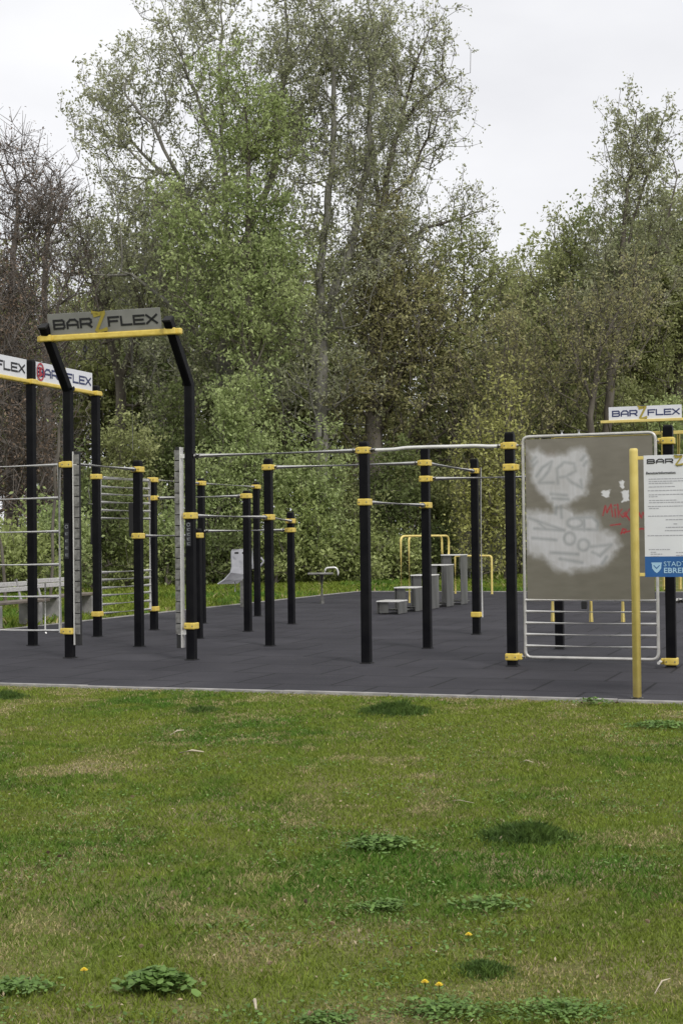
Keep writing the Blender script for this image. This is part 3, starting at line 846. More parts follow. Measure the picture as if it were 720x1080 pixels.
for y, x0, x1 in ((60, 22, 44), (55.5, 30, 34), (52, 22, 44), (48.6, 21, 46)):
    x = x0
    while x < x1:
        w_ = random.uniform(1.2, 4.2); rect(bm, x * s_, (y - .5) * s_, min(x + w_, x1) * s_, (y + .45) * s_); x += w_ + .5
fin('small_print', bm, M['faint_ink'], pan)
for zz_ in (Hb - .01, .03):
    for s in (0, 1):
        bm = bmesh.new(); q = ib0 + du_ * (uo * .5 if s == 0 else 1.02 - uo * .5) + UP * (bb.z + zz_ - .01)
        box(bm, q - nbv * .006, uo + .05, .012, .03, Rn, .003); fin('mounting_tab', bm, M['yellow_tube'], ib)

# ------------------------------------------------------------------ equipment at the back of the pad
# step boxes of rising height, in a row running away from the viewer
step_names = ['lowest grey steel step box at the near end of the rising row', 'second lowest grey steel step box, just behind the lowest one',
              'middle grey steel step box of the rising row', 'second tallest grey steel step box in the rising row', 'tallest grey steel step box at the far end of the row']
b0 = G(420, 648.2); b4 = G(486, 638.2)
dst = (b4 - b0) / 4
for i, (h, lab) in enumerate(zip((.25, .47, .68, .86, 1.05), step_names)):
    p = b0 + dst * i
    t = thing('step_box', (p.x, p.y, 0), lab, 'step box', 'steel step boxes in a row')
    W_, D_ = .42, .52
    c = p - U * W_ / 2 + V * D_ / 2
    bm = bmesh.new()
    box(bm, c + U * (W_ / 2 - .005) + UP * h / 2, .010, D_, h - .02, GRID, .002)
    fin('side_sheet', bm, M['box_steel'], t)
    bm = bmesh.new()
    box(bm, c - U * (W_ / 2 - .005) + UP * h / 2, .010, D_, h - .02, GRID, .002)
    fin('side_sheet', bm, M['box_steel'], t)
    bm = bmesh.new(); box(bm, c + UP * (h - .012), W_ + .02, D_ + .02, .026, GRID, .008)
    fin('tread', bm, M['steel'], t)
    bm = bmesh.new()
    box(bm, c - V * (D_ / 2 - .04) - U * .09 + UP * (h / 2), .18, .01, h - .05, GRID, .002)
    fin('cross_sheet', bm, M['box_steel'], t)
    bm = bmesh.new()
    box(bm, c + V * (D_ / 2 + .13) + UP * .06, W_ - .06, .26, .02, GRID, .003)
    fin('foot_link', bm, M['box_steel'], t)
# yellow double hand rail
zr1 = H + .02
ra = G(422.7, 638.5); 
dpt = ra.y
def D2(px, py, dep): return AT(px, py, dep)
t = thing('handrail', (ra.x, ra.y, 0), 'yellow arched double handrail rising above the grey step boxes', 'handrail')
for (xl, xr, dep) in ((422.7, 466, dpt), (431.2, 473.2, dpt + 1.1)):
    a0 = D2(xl, 600, dep); a0.z = 0; a1 = D2(xr, 600, dep + 1.4)
    zz_ = D2(xl, 565.5, dep).z
    zl = D2(xr, 586, dep + 1.4).z
    p = [Vector((a0.x, a0.y, 0)), Vector((a0.x, a0.y, zz_)), Vector((a1.x, a1.y, zz_)), Vector((a1.x, a1.y, zl)), ]
    pend = D2(470, 587.5, dpt + 1.9)
    bm = bmesh.new(); tube(bm, rounded(p + [pend], .14)[:-1] + [pend], .024, 10); fin('rail', bm, M['yellow_tube'], t)
# low yellow bar behind the boxes
q1 = G(518.5, 627); q0 = G(480, 626.5)
zb_ = ZP(q1, 586.3)
t = thing('low_bar', (q1.x, q1.y, 0), 'low straight yellow tube bar at the far pad edge beside the tallest step box', 'exercise bar')
bm = bmesh.new(); tube(bm, rounded([q0, q0 + UP * zb_, q1 + UP * zb_, q1], .07), .026, 10); fin('bar', bm, M['yellow_tube'], t)
bm = bmesh.new()
bm.free()
for q in (q0, q1):
    bm = bmesh.new(); tube(bm, [q, q + UP * .012], .05, 12); fin('foot_plate', bm, M['dull_steel'], t)

# yellow parallel posts seen under the graffiti panel
t0 = G(623, 655.8)
t = thing('dip_station', (t0.x, t0.y, 0), 'yellow posts of a dip station seen below the graffiti panel', 'exercise station')
dp = [G(582.5, 655.5), t0, G(656.5, 656)]
for q in dp:
    bm = bmesh.new(); tube(bm, [q, q + UP * 1.3], .036, 12); fin('post', bm, M['yellow_tube'], t)
bm = bmesh.new(); tube(bm, [dp[0] + UP * 1.3, dp[1] + UP * 1.3, dp[2] + UP * 1.3], .024, 10); fin('hand_bar', bm, M['steel'], t)
bm = bmesh.new(); box(bm, dp[1] - Vector((.11, 0, 0)) + UP * (ZP(dp[1], 638)), .09, .09, .13, GRID, .015); fin('rubber_block', bm, M['rubber'], t)

# tall far sign rig
f0 = G(698.5, 622.5); f1 = G(715.5, 622)
t = thing('sign_frame', (f0.x, f0.y, 0), 'tall yellow frame with white name board rising behind the right end of the rig', 'workout frame')
dF = du.copy()
def FP(px, py): return ONPLANE(px, py, f0, nbv)
zA_, zB_ = FP(640, 445).z, FP(700, 455).z
def at_u(px, py, z): q = FP(px, py); q.z = z; return q
e0, e1 = at_u(633, 445, zA_), at_u(633, 445, zA_) + dF * 3.4
RF = basis(dF, -nbv, UP)
bm = bmesh.new(); box(bm, (e0 + e1) / 2, (e1 - e0).length, .10, .07, RF, .01); fin('top_beam', bm, M['yellow_tube'], t)
g0 = at_u(579, 457, zB_); g1 = g0 + dF * 4.8
bm = bmesh.new(); box(bm, (g0 + g1) / 2 - nbv * .5, (g1 - g0).length, .07, .09, RF, .01); fin('lower_beam', bm, M['yellow_tube'], t)
for px in (629.5, 640, 653, 666.5, 680.5, 694):
    q = at_u(px, 450, 0); bm = bmesh.new()
    tube(bm, [q + UP * (zB_ - .0) - nbv * .5, q + UP * zA_ - nbv * .05], .014, 6); fin('strut', bm, M['dull_steel'], t)
for q in (f0, f1, f1 + dF * 1.3, g0 - UP * g0.z):
    bm = bmesh.new(); tube(bm, [Vector((q.x, q.y, 0)) - nbv * .3, Vector((q.x, q.y, zB_)) - nbv * .45], .045, 12); fin('post', bm, M['yellow_tube'], t)
for px in (592, 610):
    q = at_u(px, 455, zB_); bm = bmesh.new(); tube(bm, [q, q + UP * .12], .05, 10); fin('beam_knob', bm, M['white_board'], t)
sA = FP(641.5, 445); wS = (FP(718.5, 445) - sA).dot(dF); hS = FP(660, 430).z - FP(660, 444).z
board(Vector((sA.x, sA.y, zA_ + .035)), dF, wS, hS, 0, M['white_board'], M['blue_ink'], M['gold'], t)

# sit-up bench: bent grey sheet on a post
s0 = G(256.5, 640.5)
t = thing('situp_bench', (s0.x, s0.y, 0), 'bent grey metal sit-up bench on a single post behind the thin black posts', 'exercise bench')
def SB(px, py, dd_=0): return AT(px, py, s0.y + dd_)
prof = [(229.5, 615.5), (238, 611), (246, 605), (251, 598), (254, 590), (256, 583), (257, 578)]
bm = bmesh.new()
NL = []; 
for (x_, y_) in [(230, 615, ), (244, 606), (249, 599), (250, 592), (250.5, 585), (250.5, 579)]:
    NL.append((x_, y_))
left = [SB(229, 615.5, -.2), SB(236, 611, -.15), SB(242.5, 604, -.1), SB(244, 598, 0), SB(243.5, 590, .05), SB(243.5, 582, .1), SB(245, 579.5, .12)]
right = [SB(250, 615, .1), SB(255, 611, .15), SB(259, 606, .2), SB(261, 599, .3), SB(261, 590, .35), SB(261, 582, .4), SB(260, 579, .42)]
vv = [[bm.verts.new(a), bm.verts.new(a.lerp(b, .5)), bm.verts.new(b)] for a, b in zip(left, right)]
for r0, r1 in zip(vv, vv[1:]):
    for i in range(2): bm.faces.new((r0[i], r0[i + 1], r1[i + 1], r1[i]))
bmesh.ops.recalc_face_normals(bm, faces=bm.faces[:])
bmesh.ops.solidify(bm, geom=bm.faces[:], thickness=.03)
fin('bent_sheet', bm, M['grey_sheet'], t)
bm = bmesh.new()
for px_ in (249.5, 257.5):
    c = SB(px_, 583.2, -.02); box(bm, c, .085, .012, .04, Matrix.Identity(3), .005)
fin('hand_slot_shade', bm, M['slot_shade'], t)  # dark boxes stand in for the shaded slot openings
bm = bmesh.new(); box(bm, s0 + UP * .28, .10, .10, .56, GRID, .01); fin('post', bm, M['dull_steel'], t)
bm = bmesh.new(); tube(bm, [SB(248, 613, -.1), SB(248, 624, -.1)], .014, 8); fin('strut', bm, M['grey_sheet'], t)
bm = bmesh.new(); tube(bm, [SB(262, 598, .2), SB(266, 596, .2), SB(266.3, 577, .2), SB(266.5, 600, .2)], .02, 8); fin('hand_tube', bm, M['grey_sheet'], t); bm = bmesh.new()
tube(bm, [SB(262, 600, .2), SB(274, 598, .2), SB(278, 592, .2), SB(275, 588, .2)], .024, 8)
fin('hand_tube', bm, M['grey_sheet'], t)

# back trainer stool
s0 = G(339.5, 636.5)
t = thing('back_trainer', (s0.x, s0.y, 0), 'small steel stool on one post with a bent tube handle, at the pad edge', 'exercise stool')
bm = bmesh.new(); zz_ = ZP(s0, 605.5); tube(bm, [s0, s0 + UP * zz_], .055, 12); fin('post', bm, M['dull_steel'], t)
bm = bmesh.new(); box(bm, AT(338, 605, s0.y) , .56, .32, .045, Matrix.Identity(3), .015); fin('seat', bm, M['dull_steel'], t)
bm = bmesh.new(); tube(bm, rounded([AT(342.5, 604, s0.y - .1), AT(343.3, 599, s0.y - .1), AT(354.5, 598.3, s0.y - .1), AT(357, 604, s0.y - .1), AT(356.5, 606, s0.y - .1)], .06), .02, 8); fin('handle', bm, M['steel'], t)

# benches on the left lawn
def bench(px, py, w, lab, yaw, woodm=M['pale_wood']):
    p = G(px, py); t = thing('park_bench', (p.x, p.y, 0), lab, 'bench', 'benches on the lawn at the left')
    R3 = Matrix.Rotation(yaw, 3, 'Z'); ex = R3 @ Vector((1, 0, 0)); ey = R3 @ Vector((0, 1, 0)); R4 = basis(ex, ey, UP)
    bm = bmesh.new()
    for k in range(3): box(bm, p + ey * (-.12 + .14 * k) + UP * .41, w, .12, .045, R4, .008)
    fin('seat', bm, M['dark_wood'], t)
    Rl = basis(ex, (ey * math.cos(.2) - UP * math.sin(-.2)).normalized(), (UP * math.cos(.2) - ey * math.sin(-.2)).normalized())
    for k in range(2):
        bm = bmesh.new(); box(bm, p + ey * (.27 + .03 * k) + UP * (.61 + .088 * k), w, .035, .075, Rl, .008); fin('back_plank', bm, woodm, t)
    for s in (-1, 1):
        q = p + ex * s * (w / 2 - .3)
        bm = bmesh.new(); box(bm, q + ey * .02 + UP * .19, .10, .42, .38, R4, .012); lg = fin('leg', bm, M['concrete'], t)
        bm = bmesh.new(); tube(bm, [q + ey * .2 + UP * .38, q + ey * .32 + UP * .78], .03, 6); fin('back_support', bm, M['pale_wood'], lg)
    return t
bench(13, 661, 1.8, 'pale weathered bench nearest the left picture edge behind the wall bars', math.pi / 2 + YAW)
bench(72, 651, 1.8, 'pale weathered bench behind the bent portal post', math.pi / 2 + YAW)
# bench's neighbour: a bent pale tube stand
p0_ = G(48, 668); t = bmesh.new()
tube(t, rounded([AT(48, 615, p0_.y), AT(48, 668, p0_.y), AT(54, 675, p0_.y - .1), AT(68, 674, p0_.y - .2)], .08), .014, 8)
o = fin('bent_tube_stand', t, M['steel']); tag(o, 'thin bent steel tube hoop just left of the portal post', 'tube hoop')

# low grey board far behind
f = G(513, 612); t = thing('grey_board', (f.x, f.y, 0), 'dull grey board with rounded corners on the far lawn behind the step boxes', 'board')
bm = bmesh.new(); cc = AT(513, 580, f.y); 
box(bm, cc - Vector((.2, 0, 0)), 1.4, .05, 1.2, Matrix.Identity(3), .02)
fin('board', bm, mat('mossy_grey_board', (0.15, 0.155, 0.12), .8, 0, (.21, .215, .17), 5), t)
bm = bmesh.new()
for s in (-.55, .55): tube(bm, [Vector((cc.x + s, f.y + .05, 0)), Vector((cc.x + s, f.y + .05, cc.z + .5))], .03, 8)
fin('stand', bm, M['dull_steel'], t)
bm = bmesh.new(); fa, fb = AT(472, 604, f.y + 1.5), AT(536, 603, f.y + 1.5)
fz = fa.z
t = thing('rail_fence', (fa.x, fa.y, 0), 'low grey rail fence on the far lawn behind the low yellow bar', 'fence')
tube(bm, [fa, fb], .035, 6); tube(bm, [AT(480, 573, f.y + 1.5), AT(499, 573, f.y + 1.5)], .03, 6); fin('rail', bm, M['dull_steel'], t)
bm = bmesh.new()
for k in range(4):
    q = fa.lerp(fb, k / 3); tube(bm, [Vector((q.x, q.y, 0)), Vector((q.x, q.y, q.z + (.9 if k == 1 else .05)))], .035, 6)
fin('post', bm, M['dull_steel'], t)

# ------------------------------------------------------------------ vegetation
def unit(a): return a / (np.linalg.norm(a, axis=-1, keepdims=True) + 1e-9)
def leaf_mesh(name, cent, size, r, droop=0.0, aspect=.5):
    N = len(cent)
    a = r.normal(size=(N, 3)); a[:, 2] -= droop; a = unit(a)
    b = unit(np.cross(a, r.normal(size=(N, 3))))
    s = (size * (0.6 + 0.8 * r.random(N)))[:, None]
    n = np.cross(a, b) * s * .18
    v = np.stack([cent - a * s, cent + b * s * aspect + n, cent + a * s, cent - b * s * aspect + n], 1)
    return npmesh(name, v.reshape(-1, 3), np.arange(N * 4).reshape(-1, 4), 4)
def tube_mesh(name, P, Q, rp, rq, k):
    """separate tapered prisms P->Q"""
    d = unit(Q - P); ref = np.where(np.abs(d[:, 2:3]) < .9, np.array([[0, 0, 1.0]]), np.array([[1.0, 0, 0]]))
    x = unit(np.cross(d, ref)); y = np.cross(d, x)
    ang = np.arange(k) * 2 * np.pi / k
    ca, sa = np.cos(ang)[None, :, None], np.sin(ang)[None, :, None]
    ring = x[:, None] * ca + y[:, None] * sa
    a = P[:, None] + ring * rp[:, None, None]; b = (Q + d * rq[:, None] * .3)[:, None] + ring * rq[:, None, None]
    v = np.concatenate([a, b], 1); N = len(P); base_ = (np.arange(N) * 2 * k)[:, None, None]
    i = np.arange(k); j = (i + 1) % k
    f = np.stack([i, j, j + k, i + k], -1)[None] + base_
    return v.reshape(-1, 3), f.reshape(-1, 4)
def grow(root, guides, attr, bf, seg, r, down=1.0):
    """balanced minimum-spanning growth from a guide skeleton to attraction points"""
    cap = int(len(attr) * 9 + 4000)
    P = np.zeros((cap, 3)); par = np.full(cap, -1); path = np.zeros(cap); n = 1; P[0] = root
    for gd in guides:
        prev = None
        for gi, g_ in enumerate(gd):
            g_ = np.array(g_, float)
            if prev is None:
                prev = int(np.argmin(np.linalg.norm(P[:n] - g_, axis=1)))
                if np.linalg.norm(P[prev] - g_) < .05: continue
            L = np.linalg.norm(g_ - P[prev]); m = max(1, int(L / seg)); a = P[prev].copy()
            for q in range(1, m + 1):
                P[n] = a + (g_ - a) * q / m + r.normal(size=3) * seg * .07; par[n] = prev
                path[n] = path[prev] + L / m * .5; prev = n; n += 1
    order = np.argsort(np.linalg.norm(attr - P[0], axis=1) + r.random(len(attr)) * .8)
    tips_ = []
    for ai in order:
        p = attr[ai]; dv = p - P[:n]; dist = np.sqrt((dv * dv).sum(1))
        cost = np.sqrt(dv[:, 0] ** 2 * 2.0 + dv[:, 1] ** 2 * 2.0 + dv[:, 2] ** 2 * .8) + bf * path[:n] + down * np.clip(-dv[:, 2], 0, None) * .8
        j = int(np.argmin(cost)); L = dist[j]
        if L < .08: continue
        m = max(1, int(L / seg)); a = P[j].copy(); prev = j
        side = r.normal(size=3) * L * .06; side[2] -= L * .10
        if n + m + 2 > cap: break
        for q in range(1, m + 1):
            t = q / m; P[n] = a + (p - a) * t + side * math.sin(math.pi * t); par[n] = prev
            path[n] = path[prev] + L / m; prev = n; n += 1
        tips_.append(prev)
    P = P[:n]; par = par[:n]
    w = np.zeros(n); 
    haschild = np.zeros(n, bool); haschild[par[1:]] = True
    w[~haschild] = 1.0
    for i in range(n - 1, 0, -1): w[par[i]] += w[i]
    return P, par, w, np.array(tips_)
LEAFK = 1.0; SPK = .42; ATTK = .68
def plant(name, cat, label, root, guides, attr, bark, leafm, leaf_n, leaf_s, spread, r, r0=.25, bf=.25, seg=.45,
          group=None, trunk_name='trunk', crown_name='crown', twigs=2, twig_len=.5, tipmin=.007, up=0.3, droop=0.0, leaf2=None, kexp=.5, leafy=1.0):
    P, par, w, tips_ = grow(np.array(root), guides, attr, bf, seg, r)
    rad = np.maximum(tipmin, r0 * (w / w[0]) ** kexp)
    i = np.arange(1, len(P)); A = P[par[i]]; B = P[i]; ra = np.minimum(rad[par[i]], rad[i] * 1.25); rb = rad[i]
    root_loc = Vector(root)
    t = thing(name, root_loc, label, cat, group)
    big = rb > .035
    vs_, fs_ = [], []; off_ = 0
    TP = P[tips_]
    def add(Pa, Qa, r1, r2, k):
        nonlocal off_
        if len(Pa) == 0: return
        v, f_ = tube_mesh('x', Pa, Qa, r1, r2, k); vs_.append(v); fs_.append(f_ + off_); off_ += len(v)
    add(A[big], B[big], ra[big], rb[big], 8); add(A[~big], B[~big], ra[~big], rb[~big], 4)
    # fine twigs at the ends
    C_ = [TP]
    if twigs:
        twigs = min(twigs, 2) if leaf_n > 3 else twigs
        T0 = np.repeat(TP, twigs, 0); dirn = unit(r.normal(size=T0.shape) + np.array([0, 0, up]) + unit(T0 - np.array(root)) * .5)
        T1 = T0 + dirn * twig_len * .75 * (.4 + r.random((len(T0), 1)))
        add(T0, T1, np.full(len(T0), tipmin), np.full(len(T0), tipmin * .5), 3)
        C_ += [T1]
    me = npmesh(trunk_name, np.concatenate(vs_), np.concatenate(fs_), 4, True)
    link_mesh(trunk_name, me, bark, t, origin=root_loc)
    cents = np.concatenate(C_)
    if leaf_n > 0:
        if leafy < 1: cents = cents[r.random(len(cents)) < leafy]
        per = r.poisson(leaf_n * LEAFK, len(cents)) * (r.random(len(cents)) < .85); cc_ = np.repeat(cents, per, 0)
        cc_ = cc_ + r.normal(size=cc_.shape) * spread * SPK
        cc_ = cc_[cc_[:, 2] > .03]
        me = leaf_mesh(crown_name, cc_, leaf_s, r, droop)
        link_mesh(crown_name, me, leafm, t, origin=root_loc)
    return t
CLUS = 9; CSIG = 1.0
def blob_pts(blobs, D, n, r, depth=None, shell=.0):
    """points inside ellipsoids given as (px, py, rx, ry) measured at distance D"""
    out = []; n = int(n * ATTK); area = sum(b[2] * b[3] for b in blobs)
    for b in blobs:
        px, py, rx, ry = b[:4]; dd0 = b[4] if len(b) > 4 else 0
        k = max(4, int(n * rx * ry / area)); s = (D + dd0) / F
        c = AT(px, py, D + dd0); dr = depth if depth else min(rx * s, 3.0)
        q = unit(r.normal(size=(k, 3))) * (r.random((k, 1)) ** (1 / (3 + shell * 3)))
        kc = max(3, k // CLUS)
        cen = q[:kc] * np.array([rx * s, dr, ry * s])
        pts = cen[r.integers(0, kc, k)] + r.normal(size=(k, 3)) * np.array([.42, .42, .5]) * CSIG
        out.append(np.array(c) + pts)
    o = np.concatenate(out); return o[o[:, 2] > .25]
def GP(px, py, D): return tuple(AT(px, py, D))
def gr(px, D): q = AT(px, 600, D); return (q.x, q.y, 0.0)
TG = 'trees behind the playground'
r = np.random.default_rng(11)

LEAFK = 0.75
# back row: dense shadowed wood, two source trees and copies
src = []
for kk in range(3):
    D = 74
    bl = [(0, 0, 0, 0)]
    root = (0.0, 0.0, 0.0)
    q = unit(r.normal(size=(520, 3))) * (r.random((520, 1)) ** .4)
    attr = q * np.array([3.6, 3.0, 5.2]) + np.array([0, 0, 7.2]); attr = attr[attr[:, 2] > 1.2]
    t = plant('wood_tree', 'tree', 'x', root, [[(0, 0, 0), (.2, 0, 3), (.1, .1, 8)]], attr, M['bark'], M['leaf_olive'] if kk != 1 else M['leaf_dark'], 13, .10, .33, r, r0=.22,
              group='trees of the shaded back row', twigs=2, twig_len=.8)
    src.append(t)
def dup(t, loc, rz, sc, label):
    c = t.copy(); C.objects.link(c); c.location = loc; c.rotation_euler = (0, 0, rz); c.scale = sc; c['label'] = label
    for ch in t.children:
        d_ = ch.copy(); C.objects.link(d_); d_.parent = c
    return c
back = [(8, 62, 1.15), (70, 68, 1.1), (128, 64, 1.2), (180, 66, 1.25), (235, 63, 1.2), (292, 67, 1.25), (345, 64, 1.3), (384, 68, 1.0), (432, 66, .72), (468, 68, .8), (512, 65, .95), (548, 68, 1.1), (590, 64, 1.15), (640, 68, 1.25), (682, 63, 1.3), (735, 66, 1.3), (-50, 64, 1.2), (785, 68, 1.3)]
where = ['far left behind the brown trees', 'left behind the bent portal', 'behind the near name board', 'above the left small posts', 'behind the green poplar', 'left of the forked pale trunk', 'behind the forked pale trunk',
         'right of the forked trunk', 'behind the ivy dark trunk', 'right of the ivy dark trunk', 'in the low gap of the tree line', 'above the step boxes', 'left above the graffiti panel', 'above the graffiti panel', 'above the right name board', 'at the right picture edge', 'beyond the left picture edge', 'beyond the right picture edge']
for i, (px, D, s) in enumerate(back):
    q = gr(px, D); lab = 'shadowy tree of the back row, ' + where[i]
    rz = float(r.random() * 6.28); scv = (s * (.9 + .3 * r.random()), s, s * (.85 + .3 * r.random()) * (.8 if 330 < px < 560 else 1))
    if i < 3:
        t = src[i]; t.location = q; t.rotation_euler = (0, 0, rz); t.scale = scv; t['label'] = lab
    else: dup(src[i % 3], q, rz, scv, lab)

LEAFK = 1.0
BL_ = ['first', 'second', 'third', 'fourth', 'fifth', 'sixth', 'seventh']
for i, (x_, y_) in enumerate(((-14, -26), (-6, -30), (2, -27), (10, -31), (18, -26), (27, -24), (36, -20))):
    dup(src[i % 3], (x_, y_, 0), i * 1.3, (1.2, 1.2, .95), BL_[i] + ' unseen tree from the left in the row added behind the viewer for reflections')  # unseen trees added behind the viewer for the metal to reflect
# far left: bare brown trees
D = 46
plant('bare_tree', 'tree', 'dark brown leafless tree at the left picture edge with hanging twigs', gr(12, D), [[gr(12, D), GP(16, 430, D), GP(12, 300, D), GP(20, 190, D)]],
      blob_pts([(8, 250, 42, 110), (35, 190, 30, 50), (0, 400, 50, 110), (30, 500, 34, 90)], D, 1150, r), M['dark_bark'], M['leaf_dry'], 2.2, .045, .3, r, r0=.22, bf=.3, group=TG, twigs=5, twig_len=1.0, tipmin=.012, up=.2)
D = 49
plant('bare_tree', 'tree', 'slender bare brown tree right of the brown edge tree, sky behind its twigs', gr(52, D), [[gr(52, D), GP(50, 420, D), GP(48, 300, D), GP(56, 180, D)]],
      blob_pts([(55, 240, 30, 85), (50, 190, 22, 45), (70, 320, 36, 80), (45, 420, 30, 80)], D, 560, r), M['dark_bark'], M['leaf_dry'], 1.4, .04, .25, r, r0=.16, bf=.35, group=TG, twigs=4, twig_len=.9, tipmin=.010)
D = 44
plant('bare_tree', 'tree', 'reddish brown thicket tree beside the left tall posts', gr(-8, D), [[gr(-8, D), GP(-6, 420, D), GP(0, 330, D)]],
      blob_pts([(2, 430, 42, 130), (40, 480, 26, 70)], D, 900, r), M['dark_bark'], M['leaf_dry'], 4, .05, .3, r, r0=.2, bf=.25, group=TG, twigs=5, twig_len=.9, tipmin=.012)
D = 53
plant('bare_tree', 'tree', 'wide leafless tree behind the name board with fine twigs against the sky', gr(125, D), [[gr(125, D), GP(128, 400, D), GP(150, 330, D), GP(120, 240, D)], [GP(128, 400, D), GP(100, 300, D), GP(80, 230, D)]],
      blob_pts([(120, 250, 60, 75), (90, 300, 50, 70), (160, 330, 60, 70)], D, 1100, r), M['bark'], M['leaf_grey'], 4, .06, .25, r, r0=.2, bf=.35, group=TG, twigs=4, twig_len=.9, tipmin=.010)

# the big pale tree in the middle, limbs reaching out of the frame
D = 50
plant('tall_tree', 'tree', 'tallest wide tree left of centre with young silvery leaves and open crown', gr(236, D),
      [[gr(236, D), GP(238, 430, D), GP(240, 300, D), GP(238, 180, D), GP(232, 70, D), GP(236, -40, D)],
       [GP(240, 300, D), GP(200, 210, D), GP(160, 130, D - 1), GP(120, 90, D - 1)], [GP(239, 260, D), GP(190, 200, D + 1), GP(140, 150, D + 1)],
       [GP(240, 300, D), GP(290, 180, D), GP(302, 60, D), GP(300, -30, D)], [GP(238, 180, D), GP(195, 70, D), GP(170, 0, D)],
       [GP(238, 400, D), GP(190, 330, D - 1), GP(140, 290, D - 1), GP(100, 290, D - 1)]],
      blob_pts([(150, 100, 58, 38), (118, 92, 34, 30), (105, 130, 22, 24), (120, 150, 38, 45), (210, 50, 75, 65), (300, 20, 75, 60), (190, 0, 50, 25), (250, 150, 85, 80), (160, 210, 65, 60), (190, 300, 85, 60), (330, 110, 55, 90), (120, 270, 45, 45), (210, 400, 80, 60)], D, 3000, r),
      M['pale_bark'], M['leaf_grey'], 8, .062, .22, r, r0=.26, bf=.3, group=TG, twigs=3, twig_len=.65, tipmin=.009)
D = 47
plant('poplar_tree', 'tree', 'narrow fresh green tree in front of the tall pale tree', gr(262, D),
      [[gr(262, D), GP(264, 420, D), GP(262, 300, D), GP(262, 160, D), GP(258, 70, D)]],
      blob_pts([(240, 85, 26, 30), (262, 140, 38, 60), (290, 140, 26, 40), (265, 240, 52, 70), (215, 250, 40, 45), (300, 260, 30, 60), (270, 340, 56, 60), (170, 215, 22, 20), (215, 330, 34, 40)], D, 1500, r),
      M['bark'], M['leaf_fresh'], 10, .066, .25, r, r0=.15, bf=.3, group=TG, twigs=2, twig_len=.6, tipmin=.008)
D = 48.5
plant('forked_tree', 'tree', 'tree with a pale forked trunk standing at the middle of the tree line', gr(338, D),
      [[gr(338, D), GP(338, 420, D), GP(339, 352, D), GP(336, 290, D), GP(345, 230, D), GP(352, 120, D), GP(350, 0, D)],
       [GP(339, 352, D), GP(352, 310, D), GP(372, 260, D), GP(385, 180, D), GP(392, 90, D), GP(382, 0, D)],
       [GP(385, 180, D), GP(405, 150, D), GP(420, 80, D)]],
      blob_pts([(345, 80, 50, 90), (380, 40, 45, 60), (395, 150, 40, 70), (340, 210, 50, 60), (380, 270, 55, 50), (325, 320, 50, 50), (340, 390, 60, 50)], D, 2000, r),
      M['pale_bark'], M['leaf_grey'], 7, .060, .22, r, r0=.24, bf=.3, group=TG, twigs=3, twig_len=.6, tipmin=.009)
D = 51
plant('leaning_tree', 'tree', 'dark trunk tree whose thin upper limbs sweep right against the sky', gr(392, D),
      [[gr(392, D), GP(392, 420, D), GP(395, 330, D), GP(400, 230, D), GP(415, 150, D), GP(432, 90, D), GP(452, 30, D)],
       [GP(415, 150, D), GP(440, 110, D), GP(470, 85, D), GP(495, 78, D)], [GP(400, 230, D), GP(390, 130, D), GP(396, 20, D)],
       [GP(398, 270, D), GP(440, 245, D), GP(490, 228, D), GP(522, 215, D)], [GP(404, 210, D), GP(430, 190, D), GP(455, 130, D)]],
      blob_pts([(450, 55, 18, 40), (425, 90, 28, 40), (470, 95, 26, 20), (445, 140, 34, 32), (410, 180, 40, 45), (495, 222, 30, 14), (450, 235, 45, 26), (400, 60, 28, 50), (420, 290, 52, 48)], D, 1800, r),
      M['bark'], M['leaf_grey'], 5, .058, .18, r, r0=.2, bf=.42, group=TG, twigs=3, twig_len=.5, tipmin=.009)
D = 49.5
plant('ivy_tree', 'tree', 'ochre and dark leaved tree with wide dark trunk right of the forked tree', gr(396, D),
      [[gr(396, D), GP(394, 430, D), GP(398, 340, D), GP(402, 280, D)]],
      blob_pts([(398, 320, 48, 60), (440, 330, 50, 50), (395, 420, 40, 80), (450, 400, 50, 60), (400, 250, 36, 40)], D, 1700, r),
      M['bark'], M['leaf_brown'], 8, .062, .24, r, r0=.34, bf=.25, group=TG, twigs=3, twig_len=.6, tipmin=.009)
D = 50
plant('round_tree', 'tree', 'olive tree with loose arching branches just left of the sky gap', gr(480, D),
      [[gr(480, D), GP(478, 430, D), GP(482, 350, D), GP(490, 280, D)], [GP(482, 350, D), GP(450, 300, D), GP(430, 260, D)]],
      blob_pts([(488, 285, 34, 40), (510, 310, 34, 34), (455, 300, 34, 40), (480, 360, 48, 50), (520, 380, 44, 56), (470, 440, 50, 50)], D, 1600, r),
      M['bark'], M['leaf_olive'], 8, .062, .23, r, r0=.18, bf=.3, group=TG, twigs=3, twig_len=.6)
